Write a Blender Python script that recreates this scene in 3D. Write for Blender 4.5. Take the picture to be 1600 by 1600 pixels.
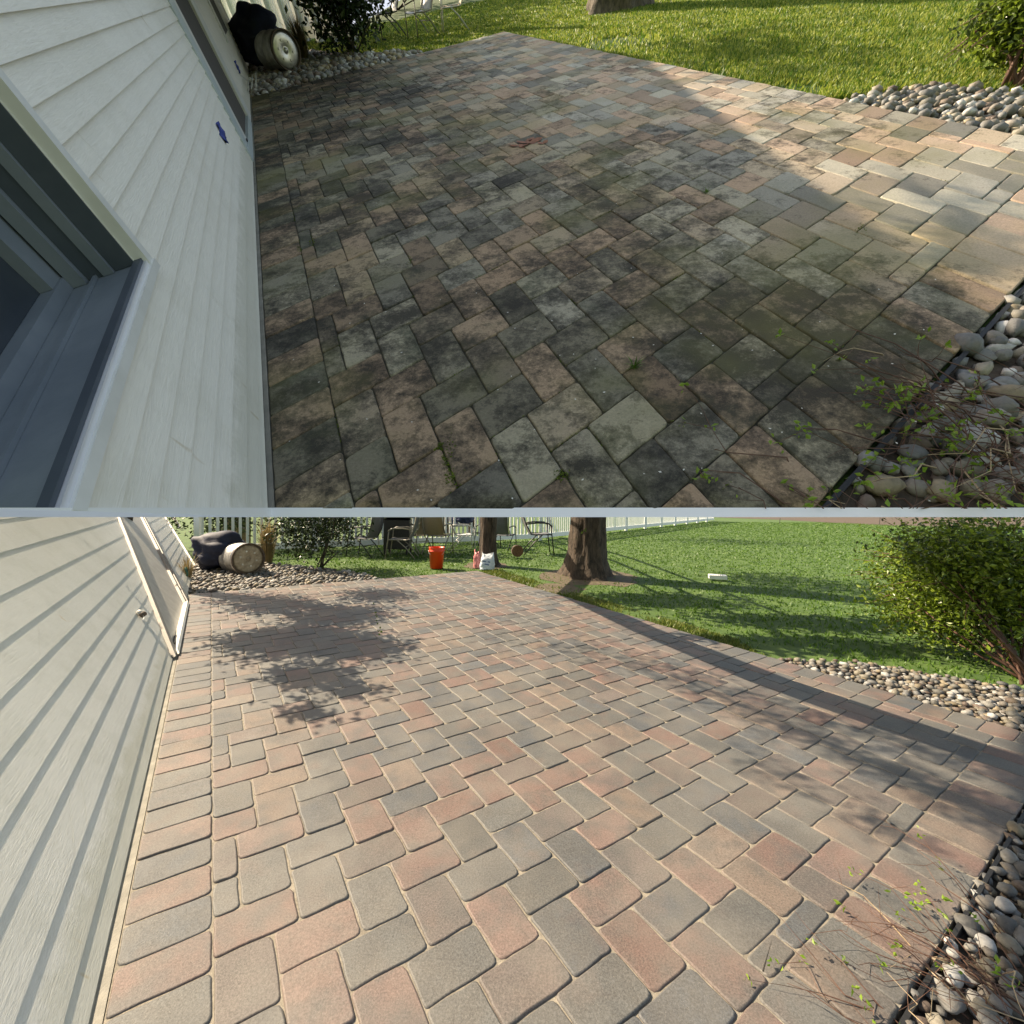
import bpy, bmesh, math, random
import numpy as np
from mathutils import Matrix, Vector

# ------------------------------------------------------------------ clear
for o in list(bpy.data.objects):
    bpy.data.objects.remove(o)
scn = bpy.context.scene
COL = scn.collection
rng = np.random.default_rng(7)
random.seed(7)

# ------------------------------------------------------------------ surveyed ground planes (paver lattice -> photograph)
HB = np.array([[60.85184620385273, 15.744450751906365, 332.35236417785654], [25.975623411323934, 36.77088314236335, 1498.5292892974162], [0.03246316356281736, 0.04777613252709346, 1.0]])
HT = np.array([[39.90982427719626, 13.854943171511414, 520.6542006007588], [-5.958522191148886, -1.1540159241332397, 636.2488202501918], [0.017186031457780186, 0.03621738124092013, 1.0]])
FPX, CPX = 680.0, 800.0
Ki = np.linalg.inv(np.array([[FPX, 0, CPX], [0, FPX, CPX], [0, 0, 1]]))

def nrm(v):
    v = np.asarray(v, float)
    return v / np.linalg.norm(v)

def frame(H, u):
    M = Ki @ H
    if M[2, 2] < 0:
        M = -M
    M = M * (u / ((np.linalg.norm(M[:, 0]) + np.linalg.norm(M[:, 1])) / 2))
    n = nrm(np.cross(M[:, 0], M[:, 1]))
    if n @ M[:, 2] > 0:
        n = -n
    return M, n, -n @ M[:, 2]

U = 0.0765                      # half a paver width, metres
MBm, nB, hB = frame(HB, U)
MTm, nT, hT = frame(HT, U)
up = nB
fw = nrm(np.array([0, 0, 1.0]) - up[2] * up)
rt = np.cross(fw, up)
if rt[0] < 0:
    rt = -rt
RCW = np.array([rt, fw, up])    # camera axes -> world
CAM = np.array([0, 0, hB])

class Place:
    """A level piece of ground with its own upright; author everything in its local metres."""
    def __init__(s, R, o, lat):
        s.R, s.o = R, o
        s.cam = R.T @ (CAM - o)
        s.m = Matrix.Identity(4)
        for i in range(3):
            for j in range(3):
                s.m[i][j] = R[i, j]
            s.m[i][3] = o[i]
        s.lat = lat
    def ray(s, x, y):
        return s.R.T @ (RCW @ (Ki @ np.array([x, y, 1.0])))
    def g(s, x, y, z=0.0):
        r = s.ray(x, y)
        return s.cam + r * ((z - s.cam[2]) / r[2])
    def L(s, X, Y, z=0.0):
        p = s.R.T @ (RCW @ (s.lat @ np.array([X, Y, 1.0])) + CAM - s.o)
        p[2] = z
        return p
    def gut(s, row):
        a, b = s.ray(0, row), s.ray(1600, row)
        n = nrm(np.cross(a, b))
        upv = s.R.T @ np.array([0, 0, 1.0])
        n = n if n @ upv > 0 else -n
        return (s.cam, n if s is LOW else -n)      # the side this normal points to is cut away

LOW = Place(np.eye(3), np.zeros(3), MBm)
nTw = RCW @ nT
eX = nrm(RCW @ MTm[:, 0])
HIGH = Place(np.c_[eX, np.cross(nTw, eX), nTw], CAM - nTw * hT, MTm)

# ------------------------------------------------------------------ camera
cd = bpy.data.cameras.new('camera')
cam = bpy.data.objects.new('camera', cd)
COL.objects.link(cam)
cd.sensor_width = 36.0
cd.lens = FPX / 1600 * 36.0
cd.clip_start, cd.clip_end = 0.02, 500
cm = Matrix.Identity(4)
for i in range(3):
    cm[i][0], cm[i][1], cm[i][2], cm[i][3] = RCW[i, 0], -RCW[i, 1], -RCW[i, 2], CAM[i]
cam.matrix_world = cm
scn.camera = cam

# ------------------------------------------------------------------ light
SUN = nrm([-1.07, .45, 1.0])
w = bpy.data.worlds.new('World')
scn.world = w
w.use_nodes = True
nt = w.node_tree
bg = nt.nodes['Background']
sk = nt.nodes.new('ShaderNodeTexSky')
sk.sky_type = 'NISHITA'
sk.sun_disc = False
sk.sun_elevation = math.asin(SUN[2])
sk.sun_rotation = math.atan2(SUN[0], SUN[1])
sk.air_density, sk.dust_density, sk.ozone_density = 1.0, 1.5, 1.0
nt.links.new(sk.outputs[0], bg.inputs[0])
bg.inputs[1].default_value = 0.15
sl = bpy.data.lights.new('sun', 'SUN')
sl.energy, sl.angle, sl.color = 5.0, math.radians(0.45), (1.0, .965, .915)
so = bpy.data.objects.new('sun', sl)
COL.objects.link(so)
so.rotation_euler = Vector(SUN).to_track_quat('Z', 'Y').to_euler()
so.location = (-6, 2, 8)
vs = scn.view_settings
vs.view_transform, vs.look, vs.gamma, vs.use_curve_mapping = 'Standard', 'None', 1, False
vs.exposure = 1.06
vs.use_white_balance = True
vs.white_balance_temperature = 8900
vs.white_balance_tint = 10

# ------------------------------------------------------------------ material helpers
def newmat(name):
    m = bpy.data.materials.new(name)
    m.use_nodes = True
    t = m.node_tree
    return m, t, t.nodes['Principled BSDF'], t.nodes.new('ShaderNodeNewGeometry')

def noise(t, vec, scale, detail=4, rough=.6):
    n = t.nodes.new('ShaderNodeTexNoise')
    n.inputs['Scale'].default_value = scale
    n.inputs['Detail'].default_value = detail
    n.inputs['Roughness'].default_value = rough
    t.links.new(vec, n.inputs['Vector'])
    return n

def ramp(t, fac, stops):
    r = t.nodes.new('ShaderNodeValToRGB')
    e = r.color_ramp.elements
    while len(e) < len(stops):
        e.new(.5)
    for k, (p, c) in enumerate(stops):
        e[k].position = p
        e[k].color = (c[0], c[1], c[2], 1) if hasattr(c, '__len__') else (c, c, c, 1)
    t.links.new(fac, r.inputs[0])
    return r

def mix(t, a, b, fac, mode='MIX'):
    m = t.nodes.new('ShaderNodeMix')
    m.data_type, m.blend_type = 'RGBA', mode
    for s, v in ((0, fac), (6, a), (7, b)):
        if isinstance(v, bpy.types.NodeSocket):
            t.links.new(v, m.inputs[s])
        elif s == 0:
            m.inputs[0].default_value = v
        else:
            m.inputs[s].default_value = (v[0], v[1], v[2], 1)
    return m.outputs[2]

def bump(t, bsdf, h, strength, dist=.004):
    b = t.nodes.new('ShaderNodeBump')
    b.inputs['Strength'].default_value = strength
    b.inputs['Distance'].default_value = dist
    t.links.new(h, b.inputs['Height'])
    t.links.new(b.outputs[0], bsdf.inputs['Normal'])

def simple(name, c1, c2=None, scale=20, rough=.6, bmp=0, bscale=200, metal=0, spec=.5, trans=0):
    m, t, b, g = newmat(name)
    c2 = c2 or c1
    n = noise(t, g.outputs['Position'], scale)
    r = ramp(t, n.outputs[0], [(.32, c1), (.68, c2)])
    t.links.new(r.outputs[0], b.inputs['Base Color'])
    b.inputs['Roughness'].default_value = rough
    b.inputs['Metallic'].default_value = metal
    b.inputs['Specular IOR Level'].default_value = spec
    if bmp:
        bump(t, b, noise(t, g.outputs['Position'], bscale).outputs[0], bmp)
    if trans:
        tr = t.nodes.new('ShaderNodeBsdfTranslucent')
        t.links.new(r.outputs[0], tr.inputs[0])
        mx = t.nodes.new('ShaderNodeMixShader')
        mx.inputs[0].default_value = trans
        t.links.new(b.outputs[0], mx.inputs[1])
        t.links.new(tr.outputs[0], mx.inputs[2])
        t.links.new(mx.outputs[0], t.nodes['Material Output'].inputs[0])
    return m

def tint_socket(t, joined):
    if joined:
        a = t.nodes.new('ShaderNodeAttribute')
        a.attribute_name = 'tint'
        return a.outputs['Color']
    return t.nodes.new('ShaderNodeObjectInfo').outputs['Color']

def paver_mat(name, joined, dirty):
    m, t, b, g = newmat(name)
    P = g.outputs['Position']
    col = tint_socket(t, joined)
    shift = t.nodes.new('ShaderNodeVectorMath')
    shift.operation = 'MULTIPLY_ADD'
    t.links.new(col, shift.inputs[0])
    shift.inputs[1].default_value = (91, 67, 113)
    t.links.new(P, shift.inputs[2])
    Q = shift.outputs[0]          # every paver carries its own patch of the pattern
    blot = noise(t, Q, 9, 4)
    if not dirty:
        col = mix(t, col, (.105, .094, .082), ramp(t, blot.outputs[0], [(.40, 0), (.66, .6)]).outputs[0])
        duo = noise(t, Q, 4.5, 3, .55)
        col = mix(t, col, (.066, .068, .070), ramp(t, duo.outputs[0], [(.46, 0), (.66, .62)]).outputs[0])
        duo2 = noise(t, Q, 5.5, 3, .55)
        col = mix(t, col, (.142, .095, .080), ramp(t, duo2.outputs[0], [(.56, 0), (.74, .45)]).outputs[0])
        stain = noise(t, P, 14, 7, .75)
        col = mix(t, col, (.05, .046, .042), ramp(t, stain.outputs[0], [(.62, 0), (.76, .45)]).outputs[0])
        fine = noise(t, P, 160, 5, .8)
        col = mix(t, col, ramp(t, fine.outputs[0], [(.32, .35), (.5, 1), (.70, 1.75)]).outputs[0], .85, 'MULTIPLY')
        sp = noise(t, P, 420, 2, .9)
        col = mix(t, col, (.40, .36, .30), ramp(t, sp.outputs[0], [(.6, 0), (.74, .55)]).outputs[0])
        dust = noise(t, P, 2.3, 3)
        col = mix(t, col, (.26, .235, .205), ramp(t, dust.outputs[0], [(.42, 0), (.78, .36)]).outputs[0])
        b.inputs['Roughness'].default_value = .62
        b.inputs['Specular IOR Level'].default_value = .5
        bump(t, b, fine.outputs[0], .45, .003)
    else:
        fine = noise(t, P, 130, 6, .85)
        big = noise(t, P, .85, 3, .55)
        moss = noise(t, P, 1.5, 4, .6)
        col = mix(t, col, ramp(t, fine.outputs[0], [(.3, .5), (.55, 1), (.75, 1.45)]).outputs[0], .8, 'MULTIPLY')
        own = noise(t, Q, 6.5, 8, .78)
        dots = noise(t, P, 42, 6, .85)
        acc = own.outputs[0]
        for src, k in ((ramp(t, big.outputs[0], [(.32, 0), (.66, 1)]).outputs[0], .20), (dots.outputs[0], .42)):
            n_ = t.nodes.new('ShaderNodeMath')
            n_.operation = 'MULTIPLY_ADD'
            t.links.new(src, n_.inputs[0])
            n_.inputs[1].default_value = k
            t.links.new(acc, n_.inputs[2])
            acc = n_.outputs[0]
        dp = t.nodes.new('ShaderNodeVectorMath')      # painted sun and shade: dark by the house, light on the lawn side
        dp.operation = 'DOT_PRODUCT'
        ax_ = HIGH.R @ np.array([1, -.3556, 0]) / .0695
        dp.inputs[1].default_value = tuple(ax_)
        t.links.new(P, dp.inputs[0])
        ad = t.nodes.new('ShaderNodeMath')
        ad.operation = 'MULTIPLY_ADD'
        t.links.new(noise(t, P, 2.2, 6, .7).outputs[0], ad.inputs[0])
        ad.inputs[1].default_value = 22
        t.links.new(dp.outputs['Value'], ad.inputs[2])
        sun_ramp = t.nodes.new('ShaderNodeMapRange')
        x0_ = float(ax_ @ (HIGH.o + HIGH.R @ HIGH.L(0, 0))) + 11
        sun_ramp.inputs[1].default_value, sun_ramp.inputs[2].default_value = x0_ + 22, x0_ + 40
        t.links.new(ad.outputs[0], sun_ramp.inputs[0])
        shade_col = mix(t, col, (.68, .65, .58), 1.0, 'MULTIPLY')  # house-side tone darkened as painted shade
        col = mix(t, shade_col, col, sun_ramp.outputs[0])
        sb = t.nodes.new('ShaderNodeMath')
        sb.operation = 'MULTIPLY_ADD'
        t.links.new(sun_ramp.outputs[0], sb.inputs[0])
        sb.inputs[1].default_value = -.13  # grime thinned on the side painted as sunlit
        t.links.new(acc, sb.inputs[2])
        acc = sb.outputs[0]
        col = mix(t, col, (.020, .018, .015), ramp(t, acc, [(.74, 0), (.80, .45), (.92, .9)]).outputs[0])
        alg = noise(t, Q, 3.0, 4, .6)
        col = mix(t, col, (.17, .165, .05), ramp(t, moss.outputs[0], [(.50, 0), (.70, .42)]).outputs[0])
        col = mix(t, col, (.10, .12, .07), ramp(t, alg.outputs[0], [(.54, 0), (.74, .35)]).outputs[0])
        sp = noise(t, P, 500, 2, .9)
        col = mix(t, col, (.4, .38, .33), ramp(t, sp.outputs[0], [(.66, 0), (.75, .5)]).outputs[0])
        b.inputs['Roughness'].default_value = .85
        b.inputs['Specular IOR Level'].default_value = .3
        bump(t, b, fine.outputs[0], .6, .004)
    t.links.new(col, b.inputs['Base Color'])
    return m

def stone_mat(name, joined):
    m, t, b, g = newmat(name)
    P = g.outputs['Position']
    n = noise(t, P, 30, 6, .7)
    col = mix(t, tint_socket(t, joined), ramp(t, n.outputs[0], [(.25, .45), (.5, .95), (.75, 1.35)]).outputs[0], .8, 'MULTIPLY')
    v = noise(t, P, 12, 3)
    col = mix(t, col, (.16, .13, .085), ramp(t, v.outputs[0], [(.52, 0), (.7, .6)]).outputs[0])
    t.links.new(col, b.inputs['Base Color'])
    b.inputs['Roughness'].default_value = .65
    bump(t, b, n.outputs[0], .9, .006)
    return m

def vinyl(name, base, dirt, amt):
    m, t, b, g = newmat(name)
    tc = t.nodes.new('ShaderNodeTexCoord')
    mp = t.nodes.new('ShaderNodeMapping')
    mp.inputs['Scale'].default_value = (5, 40, 60)
    t.links.new(tc.outputs['Object'], mp.inputs[0])
    grain = noise(t, mp.outputs[0], 2.2, 5, .65)
    grain.inputs['Distortion'].default_value = 1.3
    d = noise(t, g.outputs['Position'], 3.2, 6, .7)
    col = mix(t, base, dirt, ramp(t, d.outputs[0], [(.45, 0), (.85, amt)]).outputs[0])
    mp2 = t.nodes.new('ShaderNodeMapping')
    mp2.inputs['Scale'].default_value = (9, 3, 3)
    t.links.new(tc.outputs['Object'], mp2.inputs[0])
    st = noise(t, mp2.outputs[0], 2.0, 3, .5)
    col = mix(t, col, (.45, .30, .10), ramp(t, st.outputs[0], [(.70, 0), (.80, .55)]).outputs[0])
    sx_ = t.nodes.new('ShaderNodeSeparateXYZ')
    t.links.new(tc.outputs['Object'], sx_.inputs[0])
    hz_ = t.nodes.new('ShaderNodeMath')
    hz_.operation = 'MULTIPLY_ADD'
    t.links.new(noise(t, g.outputs['Position'], 7, 6, .75).outputs[0], hz_.inputs[0])
    hz_.inputs[1].default_value = -.20
    t.links.new(sx_.outputs[2], hz_.inputs[2])
    col = mix(t, col, (.34, .33, .22), ramp(t, hz_.outputs[0], [(0, .32), (.05, .0)]).outputs[0])
    col = mix(t, col, ramp(t, grain.outputs[0], [(.35, .9), (.6, 1.0)]).outputs[0], .6, 'MULTIPLY')
    t.links.new(col, b.inputs['Base Color'])
    b.inputs['Roughness'].default_value = .5
    b.inputs['Specular IOR Level'].default_value = .35
    bump(t, b, grain.outputs[0], .5, .003)
    return m

def leaf_mat(name, c1, c2, tr=.35, rough=.45):
    m, t, b, g = newmat(name)
    r = ramp(t, g.outputs['Random Per Island'], [(0, c1), (1, c2)])
    t.links.new(r.outputs[0], b.inputs['Base Color'])
    b.inputs['Roughness'].default_value = rough
    tn = t.nodes.new('ShaderNodeBsdfTranslucent')
    t.links.new(r.outputs[0], tn.inputs[0])
    mx = t.nodes.new('ShaderNodeMixShader')
    mx.inputs[0].default_value = tr
    t.links.new(b.outputs[0], mx.inputs[1])
    t.links.new(tn.outputs[0], mx.inputs[2])
    t.links.new(mx.outputs[0], t.nodes['Material Output'].inputs[0])
    return m

def bark_mat(name, c1, c2):
    m, t, b, g = newmat(name)
    mp = t.nodes.new('ShaderNodeMapping')
    mp.inputs['Scale'].default_value = (14, 14, 2.6)
    tc = t.nodes.new('ShaderNodeTexCoord')
    t.links.new(tc.outputs['Object'], mp.inputs[0])
    n = noise(t, mp.outputs[0], 1.6, 8, .7)
    t.links.new(ramp(t, n.outputs[0], [(.35, c1), (.66, c2)]).outputs[0], b.inputs['Base Color'])
    b.inputs['Roughness'].default_value = .9
    bump(t, b, n.outputs[0], 1.0, .05)
    return m

MAT = dict(
    paver=paver_mat('clean paver', False, False), paver_j=paver_mat('clean paver joined', True, False),
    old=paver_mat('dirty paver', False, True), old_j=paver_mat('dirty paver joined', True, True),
    stone=stone_mat('river stone', False), stone_j=stone_mat('river stone joined', True),
    sand=simple('joint sand', (.17, .15, .122), (.30, .265, .215), 60, .9, .6, 300),
    grit=simple('dark joints', (.025, .022, .018), (.06, .058, .035), 30, .95, .6, 300),
    lawn=simple('lawn soil', (.03, .075, .012), (.07, .125, .022), 4, .95, .8, 90),
    soil=simple('bed soil', (.035, .025, .018), (.075, .055, .04), 30, .95, .9, 120),
    mulch=simple('mulch', (.045, .03, .02), (.11, .075, .05), 30, .95, 1, 80),
    bare=simple('bare earth', (.07, .052, .034), (.12, .095, .06), 14, .95, .8, 120),
    vinyl=vinyl('grey vinyl siding', (.64, .645, .615), (.40, .41, .35), .5),
    vinylw=vinyl('cream vinyl siding', (.87, .83, .755), (.66, .61, .50), .5),
    trimw=simple('white trim', (.74, .74, .72), (.64, .64, .61), 9, .45),
    trimg=simple('greige trim', (.42, .39, .35), (.52, .49, .44), 9, .55),
    taupe=simple('taupe frame', (.20, .18, .16), (.27, .245, .22), 9, .55),
    trimb=simple('pale blue aluminium', (.46, .53, .55), (.55, .62, .63), 9, .4),
    screenl=simple('greyed screen', (.13, .115, .105), (.17, .155, .14), 30, .7),
    brown=simple('brown screen', (.075, .065, .058), (.10, .09, .08), 30, .7),
    glass=simple('dark pane', (.02, .022, .025), (.03, .032, .035), 5, .12),
    pane=simple('window pane', (.035, .045, .058), (.05, .06, .075), 5, .25),
    concrete=simple('concrete', (.20, .19, .165), (.31, .29, .25), 14, .9, .5, 160),
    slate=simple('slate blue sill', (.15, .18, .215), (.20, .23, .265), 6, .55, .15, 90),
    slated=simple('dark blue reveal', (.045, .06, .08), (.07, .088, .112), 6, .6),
    bright=simple('bright aluminium', (.72, .72, .76), (.80, .80, .83), 9, .3, metal=.3),
    fence=simple('white vinyl fence', (.74, .76, .76), (.82, .83, .83), 5, .45),
    wood=simple('weathered board', (.16, .12, .07), (.27, .20, .12), 12, .85, .6, 60),
    tarp=simple('navy tarp', (.008, .011, .03), (.02, .026, .06), 9, .7, .8, 25),
    tarpb=simple('blue tarp', (.012, .018, .07), (.03, .04, .12), 9, .45, .4, 40),
    steel=simple('keg steel', (.42, .40, .37), (.62, .60, .57), 14, .35, .25, 60, metal=.75),
    kegend=simple('stained keg bottom', (.24, .18, .12), (.46, .38, .28), 16, .6, .4, 60, metal=.15),
    rust=simple('rusty rim', (.06, .045, .035), (.16, .11, .08), 30, .7),
    tan=simple('tan sling', (.27, .21, .13), (.34, .27, .18), 60, .8),
    grey=simple('grey sling', (.10, .105, .11), (.16, .165, .17), 60, .7),
    pale=simple('pale sling', (.42, .43, .42), (.55, .56, .55), 40, .7),
    tube=simple('taupe tube', (.20, .18, .15), (.28, .26, .22), 30, .4),
    tubew=simple('silver tube', (.5, .5, .49), (.62, .62, .6), 30, .35),
    black=simple('black metal', (.012, .012, .013), (.025, .025, .027), 30, .45),
    red=simple('orange red plastic', (.78, .05, .012), (.85, .07, .02), 5, .4),
    redd=simple('inner red plastic', (.55, .035, .01), (.6, .04, .012), 5, .5),
    bagw=simple('white bag', (.50, .58, .66), (.72, .76, .80), 22, .5, .5, 60),
    bagp=simple('pink bag', (.45, .12, .13), (.62, .25, .25), 22, .5, .5, 60),
    print_=simple('bag print', (.06, .12, .28), (.10, .16, .3), 30, .5),
    bark=bark_mat('bark', (.018, .013, .010), (.12, .085, .062)),
    barkl=bark_mat('light bark', (.05, .04, .03), (.2, .16, .12)),
    endgrain=simple('cut wood', (.10, .04, .02), (.22, .10, .05), 30, .8),
    holly=leaf_mat('holly leaf', (.010, .022, .007), (.045, .075, .022), .15, .25),
    shrub=leaf_mat('bright leaf', (.06, .11, .010), (.24, .33, .04), .4, .35),
    shrubd=leaf_mat('deep leaf', (.016, .034, .008), (.07, .115, .02), .3, .4),
    spring=leaf_mat('spring leaf', (.14, .26, .02), (.26, .38, .05), .45),
    tree=leaf_mat('tree leaf', (.03, .06, .012), (.08, .13, .03), .3),
    grass=leaf_mat('grass blade', (.045, .115, .010), (.11, .215, .024), .35, .5),
    grassy=leaf_mat('pale grass blade', (.24, .31, .035), (.48, .50, .12), .4, .5),
    fringe=leaf_mat('dry grass blade', (.07, .12, .015), (.19, .21, .05), .35, .5),
    straw=leaf_mat('straw', (.16, .12, .055), (.36, .27, .13), .3, .7),
    twig=simple('red brown twig', (.07, .03, .02), (.14, .07, .045), 20, .7),
    twigt=simple('tan stem', (.34, .24, .15), (.42, .32, .2), 20, .7),
    tape=simple('blue tape', (.018, .04, .22), (.03, .06, .32), 30, .6, .5, 60),
    white=simple('white plastic', (.86, .86, .84), None, 9, .5),
    paper=simple('white paint', (.80, .80, .78), (.74, .74, .72), 9, .6),
    cord=simple('grey cord', (.55, .55, .52), None, 9, .5),
    green=simple('green hose', (.03, .12, .08), None, 9, .5),
    moss=leaf_mat('moss', (.05, .09, .008), (.13, .17, .02), .2, .9),
    deadleaf=simple('dead leaf', (.20, .075, .045), (.3, .13, .08), 40, .8),
    edging=simple('black edging', (.01, .01, .011), (.02, .02, .02), 20, .6),
    petal=simple('fallen petal', (.66, .64, .60), None, 9, .7),
    blocker=simple('shade slab', (.05, .05, .055), (.09, .09, .09), 30, .9),  # used only on the added shade slab
)

# ------------------------------------------------------------------ object helpers
def tag(o, label=None, cat=None, group=None, kind=None):
    if label: o['label'] = label
    if cat: o['category'] = cat
    if group: o['group'] = group
    if kind: o['kind'] = kind
    return o

class Root:
    """Empty at a thing's base; parts are authored in place-local metres."""
    def __init__(s, pl, name, loc, label=None, cat=None, group=None, kind=None, axes=None):
        s.pl = pl
        s.o = bpy.data.objects.new(name, None)
        COL.objects.link(s.o)
        s.o.empty_display_size = .05
        s.loc = np.array(loc, float)
        s.A = np.eye(3) if axes is None else np.array(axes, float).T     # columns = axes
        m = Matrix.Identity(4)
        for i in range(3):
            for j in range(3):
                m[i][j] = s.A[i, j]
            m[i][3] = s.loc[i]
        s.mw = pl.m @ m
        s.o.matrix_world = s.mw
        tag(s.o, label, cat, group, kind)
    def inv(s, v):
        return (np.asarray(v, float) - s.loc) @ s.A

class MB:
    def __init__(s):
        s.v, s.f, s.n, s.c = [], [], 0, []
    def add(s, v, f, c=None):
        v = np.asarray(v, float).reshape(-1, 3)
        s.v.append(v)
        s.f += [tuple(int(i) + s.n for i in q) for q in f]
        if c is not None:
            s.c += [c] * len(v)
        s.n += len(v)
        return s
    def hexa(s, p):          # 0-3 bottom loop, 4-7 top loop
        return s.add(p, [(3, 2, 1, 0), (4, 5, 6, 7), (0, 1, 5, 4), (1, 2, 6, 5), (2, 3, 7, 6), (3, 0, 4, 7)])
    def box(s, c, sx, sy, sz, rz=0, R=None):
        q = np.array([(-1, -1, -1), (1, -1, -1), (1, 1, -1), (-1, 1, -1), (-1, -1, 1), (1, -1, 1), (1, 1, 1), (-1, 1, 1)]) * np.array([sx, sy, sz]) / 2
        if rz:
            a, b = math.cos(rz), math.sin(rz)
            q = q @ np.array([[a, b, 0], [-b, a, 0], [0, 0, 1]])
        if R is not None:
            q = q @ np.asarray(R).T
        return s.hexa(q + np.asarray(c))
    def bar(s, a, b, wx, wz, upv=(0, 0, 1)):
        a, b = np.asarray(a, float), np.asarray(b, float)
        d = nrm(b - a)
        x = np.cross(d, upv)
        x = nrm(x) if np.linalg.norm(x) > 1e-6 else np.array([1.0, 0, 0])
        z = np.cross(x, d)
        o = [x * wx / 2 * i + z * wz / 2 * j for i, j in ((-1, -1), (1, -1), (1, 1), (-1, 1))]
        return s.hexa([a + k for k in o] + [b + k for k in o])
    def tube(s, pts, r, n=6):
        pts = [np.asarray(p, float) for p in pts]
        r = [r] * len(pts) if np.isscalar(r) else r
        ring, F = [], []
        ref = np.array([.31, .2, .93])
        for i, p in enumerate(pts):
            d = nrm(pts[min(i + 1, len(pts) - 1)] - pts[max(i - 1, 0)])
            x = nrm(np.cross(d, ref)) if abs(d @ nrm(ref)) < .98 else nrm(np.cross(d, [1, 0, 0]))
            y = np.cross(d, x)
            for k in range(n):
                a = 2 * math.pi * k / n
                ring.append(p + (x * math.cos(a) + y * math.sin(a)) * r[i])
        for i in range(len(pts) - 1):
            for k in range(n):
                F.append((i * n + k, i * n + (k + 1) % n, (i + 1) * n + (k + 1) % n, (i + 1) * n + k))
        F.append(tuple(range(n - 1, -1, -1)))
        F.append(tuple((len(pts) - 1) * n + k for k in range(n)))
        return s.add(ring, F)
    def lathe(s, o, ax, prof, n=24, caps=(True, True)):
        o, ax = np.asarray(o, float), nrm(ax)
        x = nrm(np.cross(ax, [.1, .2, 1] if abs(ax[2]) < .95 else [1, 0, 0]))
        y = np.cross(ax, x)
        V, F = [], []
        for h, r in prof:
            for k in range(n):
                a = 2 * math.pi * k / n
                V.append(o + ax * h + (x * math.cos(a) + y * math.sin(a)) * r)
        for i in range(len(prof) - 1):
            for k in range(n):
                F.append((i * n + k, i * n + (k + 1) % n, (i + 1) * n + (k + 1) % n, (i + 1) * n + k))
        if caps[0]: F.append(tuple(range(n - 1, -1, -1)))
        if caps[1]: F.append(tuple((len(prof) - 1) * n + k for k in range(n)))
        return s.add(V, F)
    def prism(s, poly, z0, z1):
        n = len(poly)
        V = [(p[0], p[1], z0) for p in poly] + [(p[0], p[1], z1) for p in poly]
        return s.add(V, [tuple(range(n - 1, -1, -1)), tuple(range(n, 2 * n))] + [(i, (i + 1) % n, n + (i + 1) % n, n + i) for i in range(n)])
    def sheet(s, poly, z):
        return s.add([(p[0], p[1], z) for p in poly], [tuple(range(len(poly)))])
    def build(s, name, mat, root=None, smooth=False, clip=None, bevel=0, kind=None, pl=None):
        V = np.concatenate(s.v)
        loc = None
        if root is not None:
            V = root.inv(V)
        me = bpy.data.meshes.new(name)
        me.from_pydata(V.tolist(), [], s.f)
        me.materials.append(MAT[mat] if isinstance(mat, str) else mat)
        if s.c:
            at = me.color_attributes.new('tint', 'FLOAT_COLOR', 'POINT')
            at.data.foreach_set('color', np.c_[np.array(s.c), np.ones(len(s.c))].astype(np.float32).ravel())
        if clip or bevel:
            bm = bmesh.new()
            bm.from_mesh(me)
            if bevel:
                bmesh.ops.bevel(bm, geom=bm.edges[:], offset=bevel, segments=1, affect='EDGES')
            if clip:
                co, no = clip
                if root is not None:
                    co, no = root.inv(co), no @ root.A
                r = bmesh.ops.bisect_plane(bm, geom=bm.verts[:] + bm.edges[:] + bm.faces[:], plane_co=Vector(co), plane_no=Vector(no), clear_outer=True)
                ed = [e for e in r['geom_cut'] if isinstance(e, bmesh.types.BMEdge)]
                if ed and len(bm.verts) < 400:
                    bmesh.ops.contextual_create(bm, geom=ed)
            bmesh.ops.recalc_face_normals(bm, faces=bm.faces[:])
            bm.to_mesh(me)
            bm.free()
        if smooth:
            me.shade_smooth()
        o = bpy.data.objects.new(name, me)
        COL.objects.link(o)
        if root is not None:
            o.parent = root.o
        elif pl is not None:
            o.matrix_world = pl.m
        if kind: o['kind'] = kind
        return o

def child(name, me, root, loc, rz=0, color=None, tilt=(0, 0), scale=None):
    o = bpy.data.objects.new(name, me)
    COL.objects.link(o)
    o.parent = root.o
    o.location = Vector(root.inv(loc))
    o.rotation_euler = (tilt[0], tilt[1], rz)
    if scale is not None:
        o.scale = scale
    if color is not None:
        o.color = (*color, 1)
    return o

def inpoly(P, poly):
    poly = np.asarray(poly)[:, :2]
    x, y = P[:, 0], P[:, 1]
    ins = np.zeros(len(P), bool)
    j = len(poly) - 1
    for i in range(len(poly)):
        xi, yi, xj, yj = *poly[i], *poly[j]
        c = ((yi > y) != (yj > y)) & (x < (xj - xi) * (y - yi) / (yj - yi + 1e-12) + xi)
        ins ^= c
        j = i
    return ins

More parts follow.
